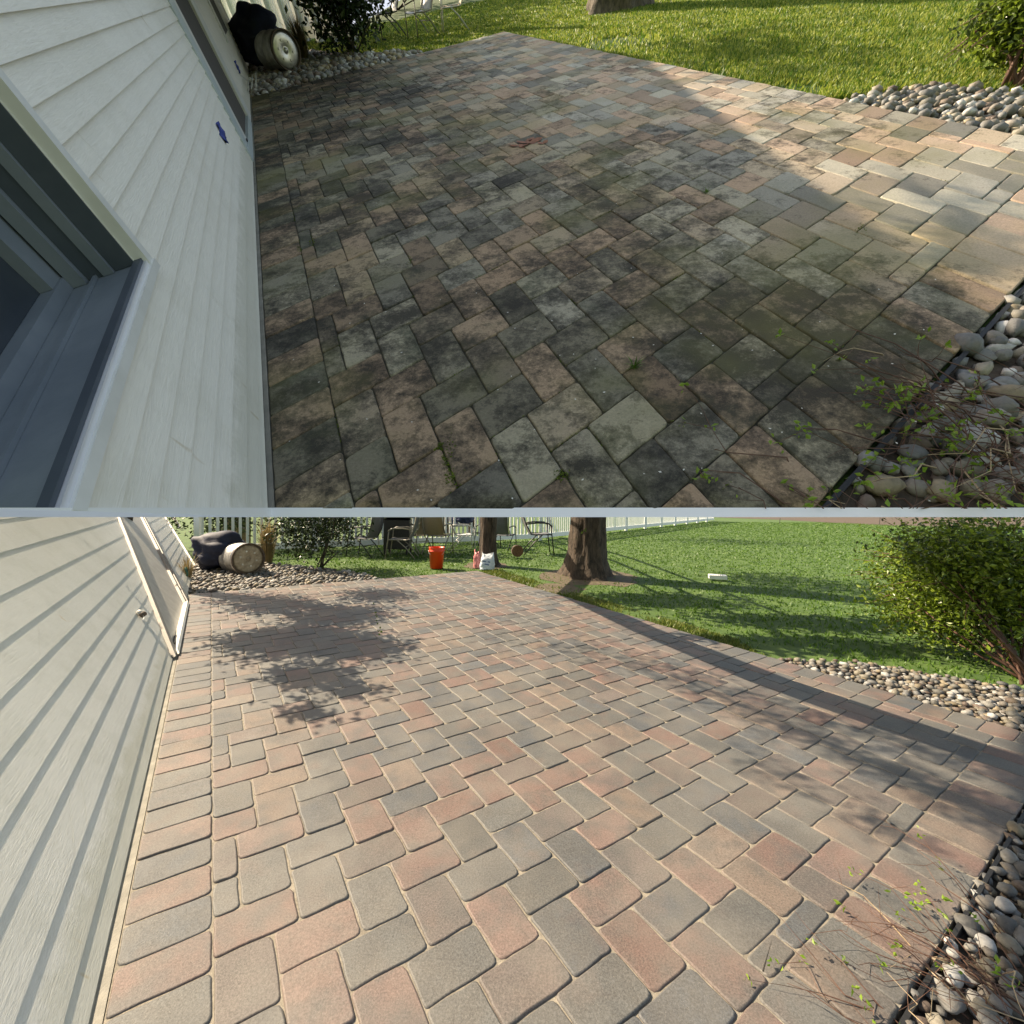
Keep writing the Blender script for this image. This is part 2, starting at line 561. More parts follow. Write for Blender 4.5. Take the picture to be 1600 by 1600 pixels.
# ------------------------------------------------------------------ patios
R_, T_, G_, B_, M_ = (.142, .092, .080), (.145, .110, .091), (.091, .092, .090), (.070, .076, .083), (.108, .089, .083)
XR, YN, YF = 50, -12, 74
SET = {}
for k, c in {('H', 0, 0): R_, ('V', 1, 2): G_, ('V', 0, -3): M_, ('H', 2, -2): R_, ('H', 4, -4): G_, ('H', 6, -6): G_, ('H', 8, -8): M_, ('H', 10, -10): G_, ('H', 12, -12): B_,
             ('V', 2, -5): R_, ('V', 4, -7): R_, ('V', 6, -9): G_, ('V', 3, 0): G_, ('V', 5, -2): G_, ('V', 7, -4): M_, ('V', 9, -6): R_, ('V', 11, -8): B_, ('V', 13, -10): R_, ('V', 15, -12): R_,
             ('H', 1, 5): R_, ('H', 3, 3): G_, ('H', 5, 1): M_, ('H', 7, -1): R_, ('H', 9, -3): G_, ('H', 11, -5): G_, ('H', 13, -7): R_, ('H', 15, -9): B_, ('H', 17, -11): G_,
             ('V', 2, 7): T_, ('V', 4, 5): B_, ('V', 6, 3): R_, ('V', 8, 1): R_, ('V', 10, -1): G_, ('V', 12, -3): B_, ('V', 14, -5): B_, ('V', 16, -7): M_, ('V', 18, -9): R_,
             ('H', 2, 10): T_, ('H', 4, 8): G_, ('H', 6, 6): M_, ('H', 8, 4): B_, ('H', 10, 2): R_, ('H', 12, 0): G_, ('H', 14, -2): M_, ('H', 16, -4): R_, ('H', 18, -6): G_}.items():
    SET[k] = c

def tone(key):
    r = random.Random(hash((key[0] == 'H', key[1], key[2], 5)))
    if key in SET:
        c = np.array(SET[key])
    else:
        q = r.random()
        c = np.array(R_ if q < .27 else T_ if q < .42 else G_ if q < .66 else B_ if q < .84 else M_)
    return np.clip(c * (1 + r.uniform(-.12, .12)) + np.array([r.uniform(-.012, .012)] * 3), .02, 1)

def clip_rect(x0, y0, x1, y1):
    a, b, c, d = max(x0, 0), max(y0, YN), min(x1, XR), min(y1, YF)
    return (a, b, c, d) if c - a > .3 and d - b > .3 else None

def paver_list():
    out = []
    for m in range(-20, 30):
        for k in range(-50, 60):
            for t, x, y, sx, sy in (('H', 2 * k + m, -2 * k + 5 * m, 3, 2), ('V', 2 * k + m, -3 - 2 * k + 5 * m, 2, 3)):
                r = clip_rect(x, y, x + sx, y + sy)
                if r:
                    out.append((r, tone((t, x, y))))
    rr = random.Random(3)
    alt = lambda i: (R_ if i % 2 else G_) if rr.random() < .7 else (T_ if rr.random() < .5 else B_)
    y, i = -15.0 + .52, 0
    out.append(((-3, -15.9, 0, y), np.array(G_)))
    while y < 77:
        out.append(((-3, y, 0, min(y + 2, 77)), np.array(alt(i)) * rr.uniform(.88, 1.1)))
        y += 2; i += 1
    x, i = 0.0, 0
    while x < XR:
        out.append(((x, -15, min(x + 2, XR), -12), np.array(alt(i)) * rr.uniform(.88, 1.1)))
        x += 2; i += 1
    y, i = -15.0, 0
    while y < 77:
        out.append(((XR, y, 53, min(y + 2, 77)), np.array(alt(i)) * rr.uniform(.88, 1.1)))
        y += 2; i += 1
    x, i = 0.0, 0
    while x < XR:
        out.append(((x, YF, min(x + 2, XR), 77), np.array(alt(i)) * rr.uniform(.88, 1.1)))
        x += 2; i += 1
    return [o for o in out if o[0][3] - o[0][1] > .25]

def outline(sx, sy, gap, rad, wob, r):
    """rounded, slightly wavy rectangle in lattice units, as offsets in metres added on top"""
    pts = []
    ex, ey = sx / 2, sy / 2
    for cx, cy, a0 in ((1, 1, 0), (-1, 1, 90), (-1, -1, 180), (1, -1, 270)):
        rd = rad * r.uniform(.6, 1.45)
        for a in (0, 45, 90):
            t = math.radians(a0 + a)
            pts.append((cx * ex, cy * ey, -cx * (gap + rd) + rd * math.cos(t), -cy * (gap + rd) + rd * math.sin(t)))
        sgn = {0: (0, 1), 90: (-1, 0), 180: (0, -1), 270: (1, 0)}[a0]
        go = {0: -1, 90: -1, 180: 1, 270: 1}[a0]
        for u in (-.16, .16):
            u = go * (u + r.uniform(-.05, .05)) * (1 if go > 0 else 1)
            px = sgn[0] * ex if sgn[0] else u * sx
            py = sgn[1] * ey if sgn[1] else u * sy
            w_ = r.uniform(-wob, wob)
            pts.append((px, py, -sgn[0] * (gap + w_), -sgn[1] * (gap + w_)))
    return pts

def build_patio(pl, name, label, mat, mat_j, gap, rad, wob, bev, sandmat, tz):
    root = Root(pl, name, pl.L(25, 20), label, 'patio')
    ux, uy = pl.L(1, 0) - pl.L(0, 0), pl.L(0, 1) - pl.L(0, 0)
    ex, ey = nrm(ux), nrm(uy)
    c = [pl.L(-3.03, -16), pl.L(53.02, -15.02), pl.L(53.02, 77.02), pl.L(-3.03, 77.02)]
    gain = 1.0 if pl is LOW else 4.4
    mb = MB().prism([pl.L(-3.0, -15.9), pl.L(0, -15.9), pl.L(0, -14.97), pl.L(52.97, -14.97), pl.L(52.97, 76.97), pl.L(-3.0, 76.97)], -.06, -.0055 if pl is LOW else -.0075)
    mb.build('bedding', sandmat, root, clip=HIGH.gut(797) if pl is HIGH else None)
    ps = paver_list()
    cen = np.array([pl.L((r[0] + r[2]) / 2, (r[1] + r[3]) / 2) for r, _ in ps])
    vis = []
    for i, p in enumerate(cen):
        q = RCW.T @ (pl.R @ p + pl.o - CAM)
        px = np.array([9999, 0]) if q[2] < .1 else q[:2] / q[2] * FPX + CPX
        ok = q[2] > .1 and -60 < px[0] < 1660 and (px[1] > 780 and px[1] < 1680 if pl is LOW else px[1] < 830 and px[1] > -20)
        vis.append((0 if ok else 1, np.linalg.norm(p - pl.cam)))
    order = sorted(range(len(ps)), key=lambda i: vis[i])
    cache = {}
    J = MB()
    for rank, i in enumerate(order):
        r, col = ps[i]
        col = col * gain
        if pl is HIGH:
            lum = float(col @ np.array([.3, .5, .2]))
            col = (col * .55 + lum * np.array([1.22, 1.0, .64]) * .45) * random.Random(i * 7 + 1).choice((.62, .8, .95, 1.1, 1.25))
            col = col * min(1.0, .56 / col.max())
        cross = False
        if pl is HIGH:
            co, no = HIGH.gut(797)
            sd = [(pl.L(x_, y_) - co) @ no for x_, y_ in ((r[0], r[1]), (r[2], r[1]), (r[2], r[3]), (r[0], r[3]))]
            if min(sd) > -.001:
                continue
            cross = max(sd) > 0
        sx, sy = round(r[2] - r[0], 2), round(r[3] - r[1], 2)
        var = i % 4
        key = (sx, sy, var)
        if key not in cache:
            rr = random.Random(str(key))
            o = outline(sx, sy, gap, rad, wob, rr)
            pos = lambda ins, z: [ux * a + uy * b + ex * (c_ - ins * np.sign(a) * (abs(a) > sx * .49)) + ey * (d_ - ins * np.sign(b) * (abs(b) > sy * .49)) + np.array([0, 0, z]) for a, b, c_, d_ in o]
            V = pos(bev, 0) + pos(bev * .25, -bev * .45) + pos(0, -bev * 1.3) + pos(0, -.03)
            n = len(o)
            F = [tuple(range(n))]
            for q in range(3):
                F += [((q + 1) * n + k, (q + 1) * n + (k + 1) % n, q * n + (k + 1) % n, q * n + k) for k in range(n)]
            V = np.array(V)
            me = bpy.data.meshes.new('paver')
            me.from_pydata(V.tolist(), [], F)
            me.materials.append(MAT[mat])
            me.shade_smooth()
            me.polygons[0].use_smooth = False
            cache[key] = (me, V, F)
        me, V, F = cache[key]
        rr = random.Random(i)
        dz = rr.uniform(-tz, tz)
        tl = (rr.uniform(-.008, .008), rr.uniform(-.008, .008))
        p = cen[i] + np.array([0, 0, dz])
        if cross:
            o_ = MB().add(V + p, F).build('paver', mat, root, smooth=True, clip=HIGH.gut(797))
            o_.color = (*col, 1)
        elif rank < 300:
            child('paver', me, root, p, 0, col, tl)
        else:
            J.add(V + p, F, col)
    dj = J.build('distant_pavers', mat_j, root, smooth=True, kind='stuff')
    for f in dj.data.polygons:
        f.use_smooth = len(f.vertices) == 4
    return root

P_LOW = build_patio(LOW, 'patio', 'clean red and grey paver patio with sandy joints in the lower view', 'paver', 'paver_j', .0015, .016, .0026, .0056, 'sand', .0022)
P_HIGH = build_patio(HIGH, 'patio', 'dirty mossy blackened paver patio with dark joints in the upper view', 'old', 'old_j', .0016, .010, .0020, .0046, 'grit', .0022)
for q in (P_LOW, P_HIGH):
    q.o['kind'] = 'structure'
    del q.o['category']

# ------------------------------------------------------------------ ground
MB().sheet([(-60, -60), (80, -60), (80, 90), (-60, 90)], -.05).build('ground', 'lawn', kind='structure')
def lowpoly(px, z=0):
    return [LOW.g(*p, z) for p in px]
soilR = [LOW.L(53.05, 7), LOW.g(1340, 1032), LOW.g(1430, 1044), LOW.g(1530, 1062), LOW.g(1660, 1080), LOW.g(2050, 1120), LOW.L(62, -40), LOW.L(-3, -60), LOW.L(-3, -15.95), LOW.L(0, -15.95), LOW.L(0, -15.05), LOW.L(53.05, -15.05)]
bedR = Root(LOW, 'pebble_bed', LOW.g(1560, 1400), 'river stone bed along the right edge of the clean patio', kind='structure')
MB().prism(soilR, -.06, -.034).build('soil', 'soil', bedR)
soilL = [LOW.L(-3.4, 77.1), LOW.L(30, 77.1), LOW.L(29, 84), LOW.L(20, 100), LOW.L(8, 118), LOW.L(-3.4, 118)]
bedL = Root(LOW, 'pebble_bed', LOW.L(8, 90), 'shaded river stone bed between the clean patio and the keg', kind='structure')
MB().prism(soilL, -.06, -.034).build('soil', 'soil', bedL)

# the upper ground: a sloping terrace slab
def hp(x, y, z=0):
    return HIGH.g(x, y, z)
slabpoly = [hp(424, 797, -.076), hp(2050, 797, -.076), hp(2050, -16), hp(900, -16), hp(640, -12), HIGH.L(30, 150), HIGH.L(-3.2, 150)]
MB().prism(slabpoly, -.075, -.045).build('terrain', 'lawn', pl=HIGH, kind='structure')
soilTR = [HIGH.L(53.05, 4), hp(1385, 136), hp(1440, 128), hp(1520, 134), hp(1660, 140), hp(2000, 150), hp(2000, 470), hp(2000, 796), hp(1310, 796), HIGH.L(5, -15.1), HIGH.L(53.05, -15.05)]
bedTR = Root(HIGH, 'pebble_bed', hp(1560, 600), 'river stone bed along the right edge of the dirty patio', kind='structure')
MB().prism(soilTR, -.05, -.030).build('soil', 'soil', bedTR, clip=HIGH.gut(797))
soilTL = [HIGH.L(-3.3, 77.1), HIGH.L(33, 77.1), HIGH.L(30, 84), HIGH.L(20, 96), HIGH.L(8, 125), HIGH.L(-3.3, 125)]
bedTL = Root(HIGH, 'pebble_bed', HIGH.L(8, 90), 'pale grey stone bed between the dirty patio and the keg', kind='structure')
MB().prism(soilTL, -.05, -.030).build('soil', 'soil', bedTL)

# the white edge between the two grounds
r0, r1 = 793.2, 808.0
edge = Root(HIGH, 'edge_board', hp(800, 800), 'long white edge board between the upper and lower patios', 'edge board')
def strip(a, b, depth):
    p = []
    for k in (1.0, 1.0 + depth):
        pa, pb = a[0] * k, b[0] * k
    return p
def edge_piece(xa, xb, pa, pb):
    """pa, pb: points (local) on the cut edge; the board hangs just in front of it"""
    q = []
    for x, p in ((xa, pa), (xb, pb)):
        d = np.linalg.norm(p - HIGH.cam)
        for row, back in ((r1, -.012), (r1, .03), (r0, .03), (r0, .016)):
            ry = HIGH.ray(x, row)
            base = np.linalg.norm(HIGH.ray(x, 800))
            q.append(HIGH.cam + ry * ((d - .012 + back) / base))
    return MB().hexa(q)

# ------------------------------------------------------------------ stones
def stone_meshes(n, sub, mat):
    out = []
    for k in range(n):
        bm = bmesh.new()
        bmesh.ops.create_icosphere(bm, subdivisions=sub, radius=1)
        r = np.random.default_rng(100 + k)
        d1, d2, d3 = r.normal(size=3), r.normal(size=3), r.normal(size=3)
        for v in bm.verts:
            c = np.array(v.co)
            f = 1 + .17 * math.sin(2.1 * c @ d1 + k) + .11 * math.sin(3.3 * c @ d2) + .05 * math.sin(7 * c @ d3)
            for q_ in (nrm(d1 + d2), nrm(d3), nrm(d2 - d3), nrm(d1 - d3)):
                f -= .55 * max(0, f * (c @ q_) - .62)
            v.co = Vector(c * f)
        me = bpy.data.meshes.new('stone')
        bm.to_mesh(me)
        bm.free()
        me.materials.append(MAT[mat])
        me.shade_smooth()
        out.append(me)
    return out
ST2, ST1 = stone_meshes(10, 2, 'stone'), stone_meshes(8, 2, 'stone')
STONE_COL = [(.34, .33, .31), (.20, .20, .20), (.26, .235, .19), (.50, .49, .48), (.13, .13, .13), (.31, .25, .17), (.17, .165, .15), (.22, .195, .17), (.15, .11, .09)]

def stones(pl, root, poly, size, cap, seed, bright=1.0, near=None, z0=-.03, parts=True):
    r = np.random.default_rng(seed)
    poly = np.asarray(poly)[:, :2]
    lo, hi = poly.min(0), poly.max(0)
    items = []
    st = size * .92
    for layer in range(2):
        xs, ys = np.meshgrid(np.arange(lo[0], hi[0], st * (1 + .6 * layer)), np.arange(lo[1], hi[1], st * (1 + .6 * layer)))
        P = np.c_[xs.ravel(), ys.ravel()] + r.uniform(-.45, .45, (xs.size, 2)) * st
        P = P[inpoly(P, poly)]
        for p in P:
            s = size * r.uniform(.42, 1.12) * (1.18 if layer and r.random() < .4 else 1) * .55
            items.append((p, s, z0 + s * .35 + layer * size * .28))
    q = []
    for p, s, z in items:
        c = RCW.T @ (pl.R @ np.array([p[0], p[1], 0]) + pl.o - CAM)
        if c[2] < .2: continue
        px, py = c[:2] / c[2] * FPX + CPX
        if not (-40 < px < 1980): continue
        if (pl is LOW and not 790 < py < 1640) or (pl is HIGH and not -10 < py + s * .9 / c[2] * FPX < 792): continue
        q.append((c[2], p, s, z))
    q.sort(key=lambda a: a[0] / a[2])
    J = MB()
    for i, (d, p, s, z) in enumerate(q):
        c = np.array(STONE_COL[r.integers(len(STONE_COL))]) * r.uniform(.8, 1.2) * bright
        sc = np.array([s * r.uniform(.85, 1.3), s * r.uniform(.75, 1.05), s * r.uniform(.5, .85)]) * 1.08
        rz = r.uniform(0, 6.28)
        tl = (r.uniform(-.3, .3), r.uniform(-.3, .3))
        me = ST2[r.integers(10)]
        if parts and i < cap:
            child('stone', me, root, np.array([p[0], p[1], z]), rz, c, tl, sc)
        else:
            V = np.empty(len(STV[0]) * 3)
            V = STV[r.integers(8)] * sc
            a, b = math.cos(rz), math.sin(rz)
            V = V @ np.array([[a, b, 0], [-b, a, 0], [0, 0, 1]]) + np.array([p[0], p[1], z])
            J.add(V, STF, c)
    if J.v:
        J.build('small_stones', 'stone_j', root, smooth=True, kind='stuff')

def ico(sub):
    bm = bmesh.new()
    bmesh.ops.create_icosphere(bm, subdivisions=sub, radius=1)
    V = np.array([v.co[:] for v in bm.verts])
    F = [tuple(v.index for v in f.verts) for f in bm.faces]
    bm.free()
    return V, F
_v, STF = ico(1)
STV = []
for k in range(8):
    r = np.random.default_rng(50 + k)
    STV.append(_v * (1 + r.uniform(-.16, .16, (len(_v), 1))))

stones(LOW, bedR, soilR, .050, 300, 1, .68)
stones(LOW, bedL, soilL, .075, 0, 2, .8, parts=False)
stones(HIGH, bedTR, soilTR, .052, 300, 3, 1.0)
stones(HIGH, bedTL, soilTL, .075, 0, 4, 1.35, parts=False)

# black plastic edging along the right-hand edges
for pl, rt_, lab in ((LOW, bedR, ''), (HIGH, bedTR, '')):
    MB().bar(pl.L(0, -15.2, -.018), pl.L(53.2, -15.2, -.018), .012, .03).build('edging_strip', 'edging', rt_, clip=HIGH.gut(797) if pl is HIGH else None)

# ------------------------------------------------------------------ grass
def blades(pl, name, polys, n, h, seed, mat, label=None, avoid=(), wid=.0032, bare=None):
    r = np.random.default_rng(seed)
    poly = np.asarray(polys)[:, :2]
    lo, hi = poly.min(0), poly.max(0)
    P = r.uniform(lo, hi, (n * 6, 2))
    P = P[inpoly(P, poly)]
    for a in avoid:
        P = P[~inpoly(P, a)]
    d = np.linalg.norm(P - pl.cam[:2], axis=1)
    keep = r.random(len(P)) < np.minimum(1, (3.5 / d) ** 1.1)
    if bare is not None:
        for c, rad in bare:
            q = np.linalg.norm(P - np.asarray(c)[:2], axis=1) / rad
            keep &= r.random(len(P)) < np.clip((q - .4) * 1.4, .08, 1)
    P, d = P[keep][:n], d[keep][:n]
    m = len(P)
    a = r.uniform(0, 6.28, m)
    # clumpiness
    cl = np.sin(P[:, 0] * 5.1 + 1.3 * np.sin(P[:, 1] * 3.7)) * np.sin(P[:, 1] * 4.3 + 1.7 * np.sin(P[:, 0] * 2.9))
    H = h * r.uniform(.55, 1.15, m) * (1 + .25 * cl)
    W = wid * (1 + d / 3.0) * r.uniform(.7, 1.3, m)
    lean = r.normal(0, .45, (m, 2)) * H[:, None]
    dx = np.c_[np.cos(a), np.sin(a)] * W[:, None]
    z0 = np.full(m, -.05)
    V = np.empty((m, 3, 3))
    V[:, 0, :2], V[:, 1, :2] = P - dx, P + dx
    V[:, 0, 2] = V[:, 1, 2] = z0
    V[:, 2, :2] = P + lean
    V[:, 2, 2] = z0 + H
    me = bpy.data.meshes.new(name)
    me.vertices.add(m * 3)
    me.vertices.foreach_set('co', V.astype(np.float32).ravel())
    me.loops.add(m * 3)
    me.loops.foreach_set('vertex_index', np.arange(m * 3, dtype=np.int32))
    me.polygons.add(m)
    me.polygons.foreach_set('loop_start', np.arange(0, m * 3, 3, dtype=np.int32))
    me.update()
    me.validate()
    me.materials.append(MAT[mat])
    o = bpy.data.objects.new(name, me)
    COL.objects.link(o)
    o.matrix_world = pl.m
    tag(o, label, None, None, 'stuff')
    return o

trunk_base = LOW.g(917, 896)
thin_base = LOW.g(762, 880)
lawn_low = [LOW.L(53.3, 8), LOW.L(53.3, 77.3), LOW.L(31, 77.3), LOW.L(27, 86), LOW.L(18, 104), LOW.L(6, 118), LOW.L(6, 150), np.array([1, 16, 0]), np.array([14.5, 32, 0]), LOW.g(1320, 816), LOW.g(1400, 819.5), LOW.g(1500, 822), LOW.g(1700, 822), LOW.g(1700, 1085), LOW.g(1530, 1060), LOW.g(1430, 1042), LOW.g(1340, 1030)]
barelow = [(trunk_base, 1.3), (thin_base, .7), (LOW.g(870, 915), .6), (LOW.g(1000, 955), .45), (LOW.g(1230, 1015), .4)]
blades(LOW, 'grass', lawn_low, 260000, .034, 11, 'grass', 'short mown lawn beyond the clean patio', bare=barelow, avoid=[soilR])
blades(LOW, 'grass', [LOW.L(53.2, 6), LOW.L(53.2, 77.3), LOW.L(60, 80), LOW.L(58, 14)], 16000, .04, 12, 'fringe', 'pale uneven grass fringe along the clean patio edge', bare=barelow)
lawn_high = [HIGH.L(53.3, 6), HIGH.L(53.3, 77.3), HIGH.L(33, 77.3), HIGH.L(28, 88), HIGH.L(12, 122), HIGH.L(12, 140), HIGH.L(60, 145), hp(800, -10), hp(2000, -10), hp(2000, 150), hp(1660, 138), hp(1520, 132), hp(1440, 126), hp(1385, 134)]
barehigh = [(hp(960, 60), .8), (hp(1100, 110), .35), (hp(1250, 130), .3)]
blades(HIGH, 'grass', lawn_high, 200000, .042, 13, 'grassy', 'sunny yellow green lawn beyond the dirty patio', bare=barehigh, avoid=[soilTR])
blades(HIGH, 'grass', lawn_high, 90000, .05, 14, 'grass', 'deeper green tufts in the lawn beyond the dirty patio', bare=barehigh, avoid=[soilTR])
for c, rad in barelow[:3]:
    a = np.linspace(0, 6.28, 18)[:-1]
    rr = random.Random(int(c[0] * 100))
    MB().sheet([(c[0] + math.cos(t) * rad * .8 * rr.uniform(.7, 1.1), c[1] + math.sin(t) * rad * .8 * rr.uniform(.7, 1.1)) for t in a], -.046).build('bare_earth', 'bare', kind='structure')

# ------------------------------------------------------------------ house walls
class Wall:
    def __init__(s, pl, X0, vp, name, label, lean=None, door=None):
        s.pl = pl
        s.b = pl.L(X0, 0)
        s.y = nrm(pl.L(X0, 1) - pl.L(X0, 0))
        u = nrm(-pl.ray(*vp))
        s.u = u if u[2] > 0 else -u
        n = nrm(np.cross(s.y, s.u))
        s.n = n if n @ (pl.cam - s.b) > 0 else -n
        if lean is not None:          # a battered wall: given lean, uprights following the door edge
            nh = nrm(np.array([s.y[1], -s.y[0], 0]))
            s.n = nh * math.cos(lean) + np.array([0, 0, math.sin(lean)])
            q = [pl.cam + pl.ray(*d) * (s.n @ (s.b - pl.cam) / (s.n @ pl.ray(*d))) for d in door]
            s.u = nrm(q[1] - q[0])
        az = np.cross(s.n, s.y) if np.cross(s.n, s.y)[2] > 0 else -np.cross(s.n, s.y)
        s.root = Root(pl, name, s.b, label, 'house', axes=[s.y, np.cross(az, s.y), az])
    def pt(s, yw, h, off=0.0):
        return s.b + s.y * yw + s.u * h + s.n * off
    def at(s, px, py, off=0.0):
        r = s.pl.ray(px, py)
        b = s.b + s.n * off
        p = s.pl.cam + r * (s.n @ (b - s.pl.cam) / (s.n @ r)) - b
        return np.linalg.lstsq(np.c_[s.y, s.u], p, rcond=None)[0]
    def block(s, y0, y1, h0, h1, o0, o1, mb=None):
        mb = mb or MB()
        return mb.hexa([s.pt(y0, h0, o0), s.pt(y1, h0, o0), s.pt(y1, h0, o1), s.pt(y0, h0, o1), s.pt(y0, h1, o0), s.pt(y1, h1, o0), s.pt(y1, h1, o1), s.pt(y0, h1, o1)])
    def lap(s, y0, y1, h0, h1, t, mb=None):
        mb = mb or MB()
        return mb.hexa([s.pt(y0, h0, -.01), s.pt(y1, h0, -.01), s.pt(y1, h0, t), s.pt(y0, h0, t), s.pt(y0, h1, -.01), s.pt(y1, h1, -.01), s.pt(y1, h1, t * .18), s.pt(y0, h1, t * .18)])

GL, GH = LOW.gut(803), HIGH.gut(797)
# ---- lower house
WL = Wall(LOW, -3.4, (620, 1860), 'house', 'house with grey white lap siding and sliding door beside the clean patio', math.radians(38), ((268, 1029), (184, 812)))
WL.block(-2.4, 8.6, -.10, -.002, -.14, .0, ).build('foundation', 'concrete', WL.root)
MB().prism([LOW.L(-3.55, -22), LOW.L(-3.03, -22), LOW.L(-3.03, 77), LOW.L(-3.55, 77)], -.06, -.004).build('foundation_ledge', 'concrete', WL.root)
LAPS = [[(202, 1200), (112, 1586)], [(192, 1100), (165, 1200), (65, 1586)], [(163, 1100), (117, 1200)], [(121, 1100), (65, 1200)], [(70, 1100)], [(16, 1076), (207, 890)], [(16, 994), (200, 862)], [(16, 924), (192, 837)], [(16, 859), (183, 812)]]
edges = [.012] + [float(np.mean([WL.at(*q)[1] for q in l])) for l in LAPS]
edges += [2 * edges[-1] - edges[-2], 3 * edges[-1] - 2 * edges[-2]]
DY0, DY1 = WL.at(268, 1029)[0], WL.at(292, 945)[0]
WTL = edges[-1] + .05
print('lower wall', [round(e, 3) for e in edges], DY0, DY1)
SEAM = {}
for q in ((142, 927), (156, 960), (108, 1251), (134, 1292), (228, 1115), (60, 1010), (200, 900)):
    y_, h_ = WL.at(*q)
    SEAM.setdefault(int(np.searchsorted(edges, h_)) - 1, []).append(y_)
for i in range(len(edges) - 1):
    cuts = [-2.4] + sorted(SEAM.get(i, [])) + [DY0]
    for a, b in zip(cuts[:-1], cuts[1:]):
        WL.lap(a + .001, b - .0015, edges[i], edges[i + 1] + .012, .0052).build('siding_board', 'vinyl', WL.root, clip=GL)
    WL.lap(DY1 + .10, 8.5, edges[i], edges[i + 1] + .012, .0052).build('siding_board', 'vinyl', WL.root, clip=GL)
WL.block(8.5, 8.62, .0, WTL, -.05, .03).build('corner_board', 'trimg', WL.root, clip=GL)
WL.block(-2.4, 8.55, -.05, WTL, -.16, -.011).build('wall', 'trimg', WL.root, clip=GL)
# sliding door
D = DY0
WL.block(D, D + .13, .02, WTL, -.01, .034).build('door_frame', 'taupe', WL.root, clip=GL)
WL.block(D + .13, D + .20, .02, WTL, -.03, .012).build('door_track', 'taupe', WL.root, clip=GL)
WL.block(D + .20, D + .28, .05, WTL, -.05, -.004).build('door_track', 'taupe', WL.root, clip=GL)
WL.block(D + .28, D + .62, .06, WTL, -.07, -.03).build('door', 'taupe', WL.root, clip=GL)
WL.block(D + .62, D + .66, .06, WTL, -.07, -.034).build('door_gap', 'glass', WL.root, clip=GL)
WL.block(D + .66, D + 1.05, .06, WTL, -.07, -.028).build('door', 'taupe', WL.root, clip=GL)
WL.block(D + 1.05, DY1 - .16, .06, WTL, -.06, -.012).build('door_screen', 'screenl', WL.root, clip=GL)
WL.block(DY1 - .15, DY1 - .03, .02, WTL, -.02, .02).build('door_frame', 'taupe', WL.root, clip=GL)
WL.block(DY1 - .03, DY1 + .10, .02, WTL, -.01, .03).build('door_frame', 'taupe', WL.root, clip=GL)
WL.block(D + .13, DY1 - .15, -.03, .05, -.06, .045).build('door_sill', 'trimw', WL.root, clip=GL)
WL.block(D + .35, D + .62, .051, .078, -.02, .012).build('door_stop', 'black', WL.root)
# small far window
wy, wh = WL.at(279, 822)
WL.block(wy - .45, wy, wh, WTL, .016, .03).build('window', 'brown', WL.root, clip=GL)
WL.block(wy, wy + .07, wh - .03, WTL, .012, .035).build('window_frame', 'trimw', WL.root, clip=GL)
WL.block(wy - .5, wy + .07, wh - .06, wh, .012, .04).build('window_sill', 'trimw', WL.root, clip=GL)

# outlet cover with dangling cord
p = WL.at(222, 958, .03)
oc = Root(LOW, 'outlet_cover', WL.pt(*p, .02), 'small grey outdoor outlet cover on the siding left of the sliding door', 'outlet cover')
m_ = MB()
m_.lathe(WL.pt(p[0], p[1] + .01, .012), WL.n, [(0, .034), (.02, .034), (.03, .022), (.034, .006)], 12)
m_.build('cover', 'cord', oc, smooth=True)
MB().lathe(WL.pt(p[0] + .005, p[1] - .03, .012), WL.n, [(0, .022), (.035, .022), (.045, .012)], 10).build('socket', 'rust', oc, smooth=True)
MB().tube([WL.pt(p[0], p[1] - .05, .03), WL.pt(p[0] + .02, p[1] - .085, .035), WL.pt(p[0] + .01, p[1] - .11, .022), WL.pt(p[0] + .04, p[1] - .13, .02)], .003, 5).build('cord', 'cord', oc)

# ---- upper house
WH = Wall(HIGH, -3.4, (930, 1270), 'house', 'house with cream lap siding, window and sliding door beside the dirty patio')
WTOP = 1.5
WH.block(.2, 10.2, -.05, WTOP, -.04, -.011).build('wall', 'trimw', WH.root, clip=GH)
WH.block(-1.1, .2, -.05, .39, -.04, -.011).build('wall', 'trimw', WH.root, clip=GH)
WH.block(-1.1, 10.2, -.06, -.002, -.03, .004).build('foundation', 'concrete', WH.root, clip=GH)
MB().prism([HIGH.L(-3.45, -20), HIGH.L(-3.02, -20), HIGH.L(-3.02, 77), HIGH.L(-3.45, 77)], -.06, -.004).build('foundation_ledge', 'concrete', WH.root, clip=GH)
step = .0578
i = 0
h = .028
eh = [0.004]
while h < WTOP:
    eh.append(h)
    h += step
WY0, WH0 = .205, .455       # window's right edge and its sill line
SEAMH = {}
for q in ((297, 218), (336, 475), (356, 500), (318, 260), (150, 250)):
    y_, h_ = WH.at(*q)
    SEAMH.setdefault(int(np.searchsorted(eh, h_)) - 1, []).append(y_)
for i in range(len(eh) - 1):
    y0 = -1.1 if eh[i] < WH0 - .03 else WY0 + .03
    cuts = [y0] + sorted(SEAMH.get(i, [])) + [3.36]
    for a, b in zip(cuts[:-1], cuts[1:]):
        WH.lap(a + .001, b - .001, eh[i], eh[i + 1] + .006, .0125).build('siding_board', 'vinylw', WH.root, clip=GH)
    WH.lap(5.30, 10.05, eh[i], eh[i + 1] + .006, .0125).build('siding_board', 'vinylw', WH.root, clip=GH)
WH.block(10.05, 10.2, 0, WTOP, -.05, .018).build('corner_board', 'trimb', WH.root)
